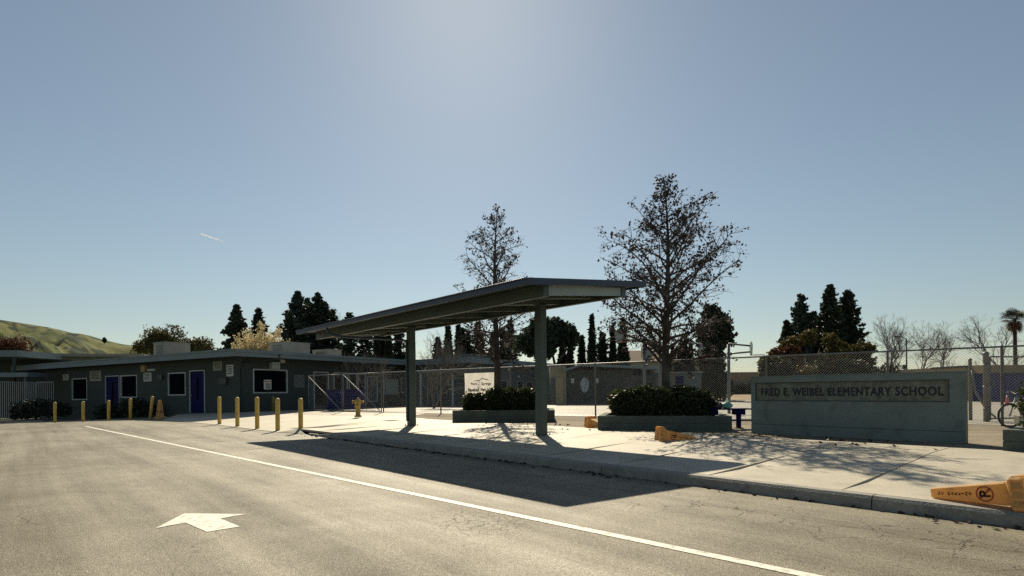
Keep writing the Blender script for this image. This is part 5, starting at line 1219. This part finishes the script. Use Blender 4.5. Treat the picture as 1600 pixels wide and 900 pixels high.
# palm
pb_, ph_ = at(1585, 500, 48); pm = thing('palm_tree', 'fan palm with a brown skirt of dead fronds beside a bare tree', 'tree', pb_); bx = Vector(pb_); rg = np.random.default_rng(5)
limb(z_ := MB(), [bx-Vector((0, 0, .3)), bx+Vector((.05, 0, ph_*.5)), bx+Vector((0, 0, ph_))], .17, .13, 8); z_.build('trunk', M_barkd, pm, True)
top_ = bx+Vector((0, 0, ph_))
def fan(b, p, d, r, n):
    d = d.normalized(); s = d.cross(Vector((0, 0, 1)));  s = s.normalized() if s.length > .01 else Vector((1, 0, 0)); u_ = s.cross(d)
    for i in range(n):
        a = -1.35+2.7*i/(n-1); dd = d*math.cos(a)+s*math.sin(a); w_ = (d*-math.sin(a)+s*math.cos(a))*.045*r
        mid = p+dd*r*.55; tip = p+dd*r-Vector((0, 0, .22*r))
        b.add([p, mid+w_, tip, mid-w_], [[0, 1, 2, 3]])
gr = MB(); de = MB()
for i in range(46):
    az = i*2.4; el = rg.uniform(-.35, 1.3); d = Vector((math.cos(az)*math.cos(el), math.sin(az)*math.cos(el), math.sin(el)))
    st = top_+d*rg.uniform(.35, .65); gr.tube([top_, st], .012, 3); fan(gr, st, d, rg.uniform(.55, .75), 11)
for i in range(40):
    az = i*2.4; el = rg.uniform(-1.45, -.75); d = Vector((math.cos(az)*math.cos(el), math.sin(az)*math.cos(el), math.sin(el)))
    fan(de, top_+d*rg.uniform(.2, .75), d, rg.uniform(.5, .7), 7)
gr.build('crown', M_palm, pm); de.build('dead_skirt', M_palmd, pm)
# street lamp beyond the yard
lp = PY(1416.5, 560, 58); sl_ = thing('street_lamp', 'thin street lamp with a curved arm among the bare trees', 'lamp', (lp.x, 58, .2)); zt_ = PY(1416, 529, 58).z
MB().tube([(lp.x, 58, 0), (lp.x, 58, zt_)], [.09, .06], 8).build('pole', M_galv, sl_, True)
MB().tube([(lp.x, 58, zt_-.05), (lp.x-.35, 58, zt_+.12), (lp.x-.8, 58, zt_+.2)], .035, 6).build('arm', M_galv, sl_, True)
MB().box(lp.x-1.0, 58, zt_+.14, .5, .2, .12).build('lamp_head', M_galv, sl_)

# ------------------------------------------------------------------ hills
crest = [(-420, 470), (-200, 482), (-60, 492), (0, 499), (30, 504), (75, 511), (115, 520.5), (140, 524.5), (165, 531.5), (190, 537.5), (215, 541), (260, 549), (330, 562), (420, 585), (520, 606)]
cxp = [c[0] for c in crest]; cyp = [c[1] for c in crest]
nx, ny = 260, 110; hv = []
for i in range(nx):
    px = -420+940*i/(nx-1); py = float(np.interp(px, cxp, cyp))
    for j in range(ny):
        tt = j/(ny-1); Y = 900+1300*tt; d_ = ray(px, py); zc_ = CH+d_.z*2000
        x = d_.x*Y
        prof_ = min(1.0, (tt/.846))
        base_ = zc_*(prof_**1.15)
        if tt > .846: base_ = zc_*(1-(tt-.846)*1.2)
        n1_ = mnoise.fractal(Vector((x*.0060, Y*.0040, 3.1)), 1.0, 2.0, 6); n2_ = abs(mnoise.noise(Vector((x*.0075+Y*.0030, Y*.0016, 7.7))))
        amp = zc_*.36*math.sin(min(1, prof_)*math.pi)**.9 if tt < .846 else 0
        hv.append((x, Y, base_+amp*(n1_*.75-n2_*1.55+.18)))
hf = [[i*ny+j, (i+1)*ny+j, (i+1)*ny+j+1, i*ny+j+1] for i in range(nx-1) for j in range(ny-1)]
me = bpy.data.meshes.new('hills'); me.from_pydata(hv, [], hf); me.update()
mh = bpy.data.materials.new('hill_grass'); mh.use_nodes = True; N = mh.node_tree.nodes; Lk = mh.node_tree.links; bs = N['Principled BSDF']; bs.inputs['Roughness'].default_value = .95; bs.inputs['Specular IOR Level'].default_value = .1
tc = N.new('ShaderNodeTexCoord'); n_a = N.new('ShaderNodeTexNoise'); n_a.inputs['Scale'].default_value = .006; n_a.inputs['Detail'].default_value = 6; Lk.new(tc.outputs['Object'], n_a.inputs['Vector'])
cr_ = N.new('ShaderNodeValToRGB'); cr_.color_ramp.elements[0].color = (.070, .092, .032, 1); cr_.color_ramp.elements[0].position = .35; cr_.color_ramp.elements[1].color = (.150, .150, .052, 1); cr_.color_ramp.elements[1].position = .65; Lk.new(n_a.outputs[0], cr_.inputs[0])
n_b = N.new('ShaderNodeTexNoise'); n_b.inputs['Scale'].default_value = .014; n_b.inputs['Detail'].default_value = 8; n_b.inputs['Roughness'].default_value = .6; Lk.new(tc.outputs['Object'], n_b.inputs['Vector'])
mr = N.new('ShaderNodeMapRange'); mr.inputs[1].default_value = .50; mr.inputs[2].default_value = .55; Lk.new(n_b.outputs[0], mr.inputs[0])  # dark patches: tree splotches plus hillside shade painted into the grass colour
mx = N.new('ShaderNodeMixRGB'); mx.inputs[2].default_value = (.028, .042, .028, 1); Lk.new(mr.outputs[0], mx.inputs[0]); Lk.new(cr_.outputs[0], mx.inputs[1]); Lk.new(mx.outputs[0], bs.inputs['Base Color'])
hl = struct(link('hills', me, mh, None, True))
# lone oak on the ridge
p = PY(163, 529, 1880); 
blobs('ridge_oak', 'lone dark tree on the ridge of the green hills', (p.x, 1880, p.z-12), [(0, 0, 12, 4, .9), (3.5, 0, 7, 4.5, .9), (-3, 0, 6, 4, .9), (1, 0, 2, 5, .8)], M_con, 71, 1.8, 24, trunk=[([(0, 0, -6), (0, 0, 8)], .8, .4)])

# ------------------------------------------------------------------ leaf litter in the gutter and under the trees
rg = np.random.default_rng(12); LC = []
for i in range(260):
    u_ = rg.uniform(-12, 8.5); v_ = -.42-abs(rg.normal())*.10; p = UV(u_, v_, .008+rg.random()*.006); LC.append(tuple(p))
for i in range(160):
    p = UV(rg.uniform(-9, 8), rg.uniform(3.4, 5.2)); LC.append((p.x, p.y, .262))
q_ = leaf_quads(np.array(LC), .05, rg, 1.4, .92)
ll = link('leaf_litter', mesh_fast('leaf_litter', q_, 4), M_leafs); ll['kind'] = 'stuff'; ll['label'] = 'scattered dry leaves along the gutter and planters'; ll['category'] = 'leaves'

# ------------------------------------------------------------------ contrail
a_, b_ = PY(314, 365, 14000), PY(348, 377, 14000)
ct = MB().tube([a_, a_.lerp(b_, .25), a_.lerp(b_, .7), b_], [13, 12, 9, 4], 8).build('contrail', mat('ice_cloud', (.9, .9, .9), .9, n1=(1, 0), n2=(1, 0), trans=.9))
tag(ct, 'short thin white aircraft contrail high in the clear sky', 'contrail')
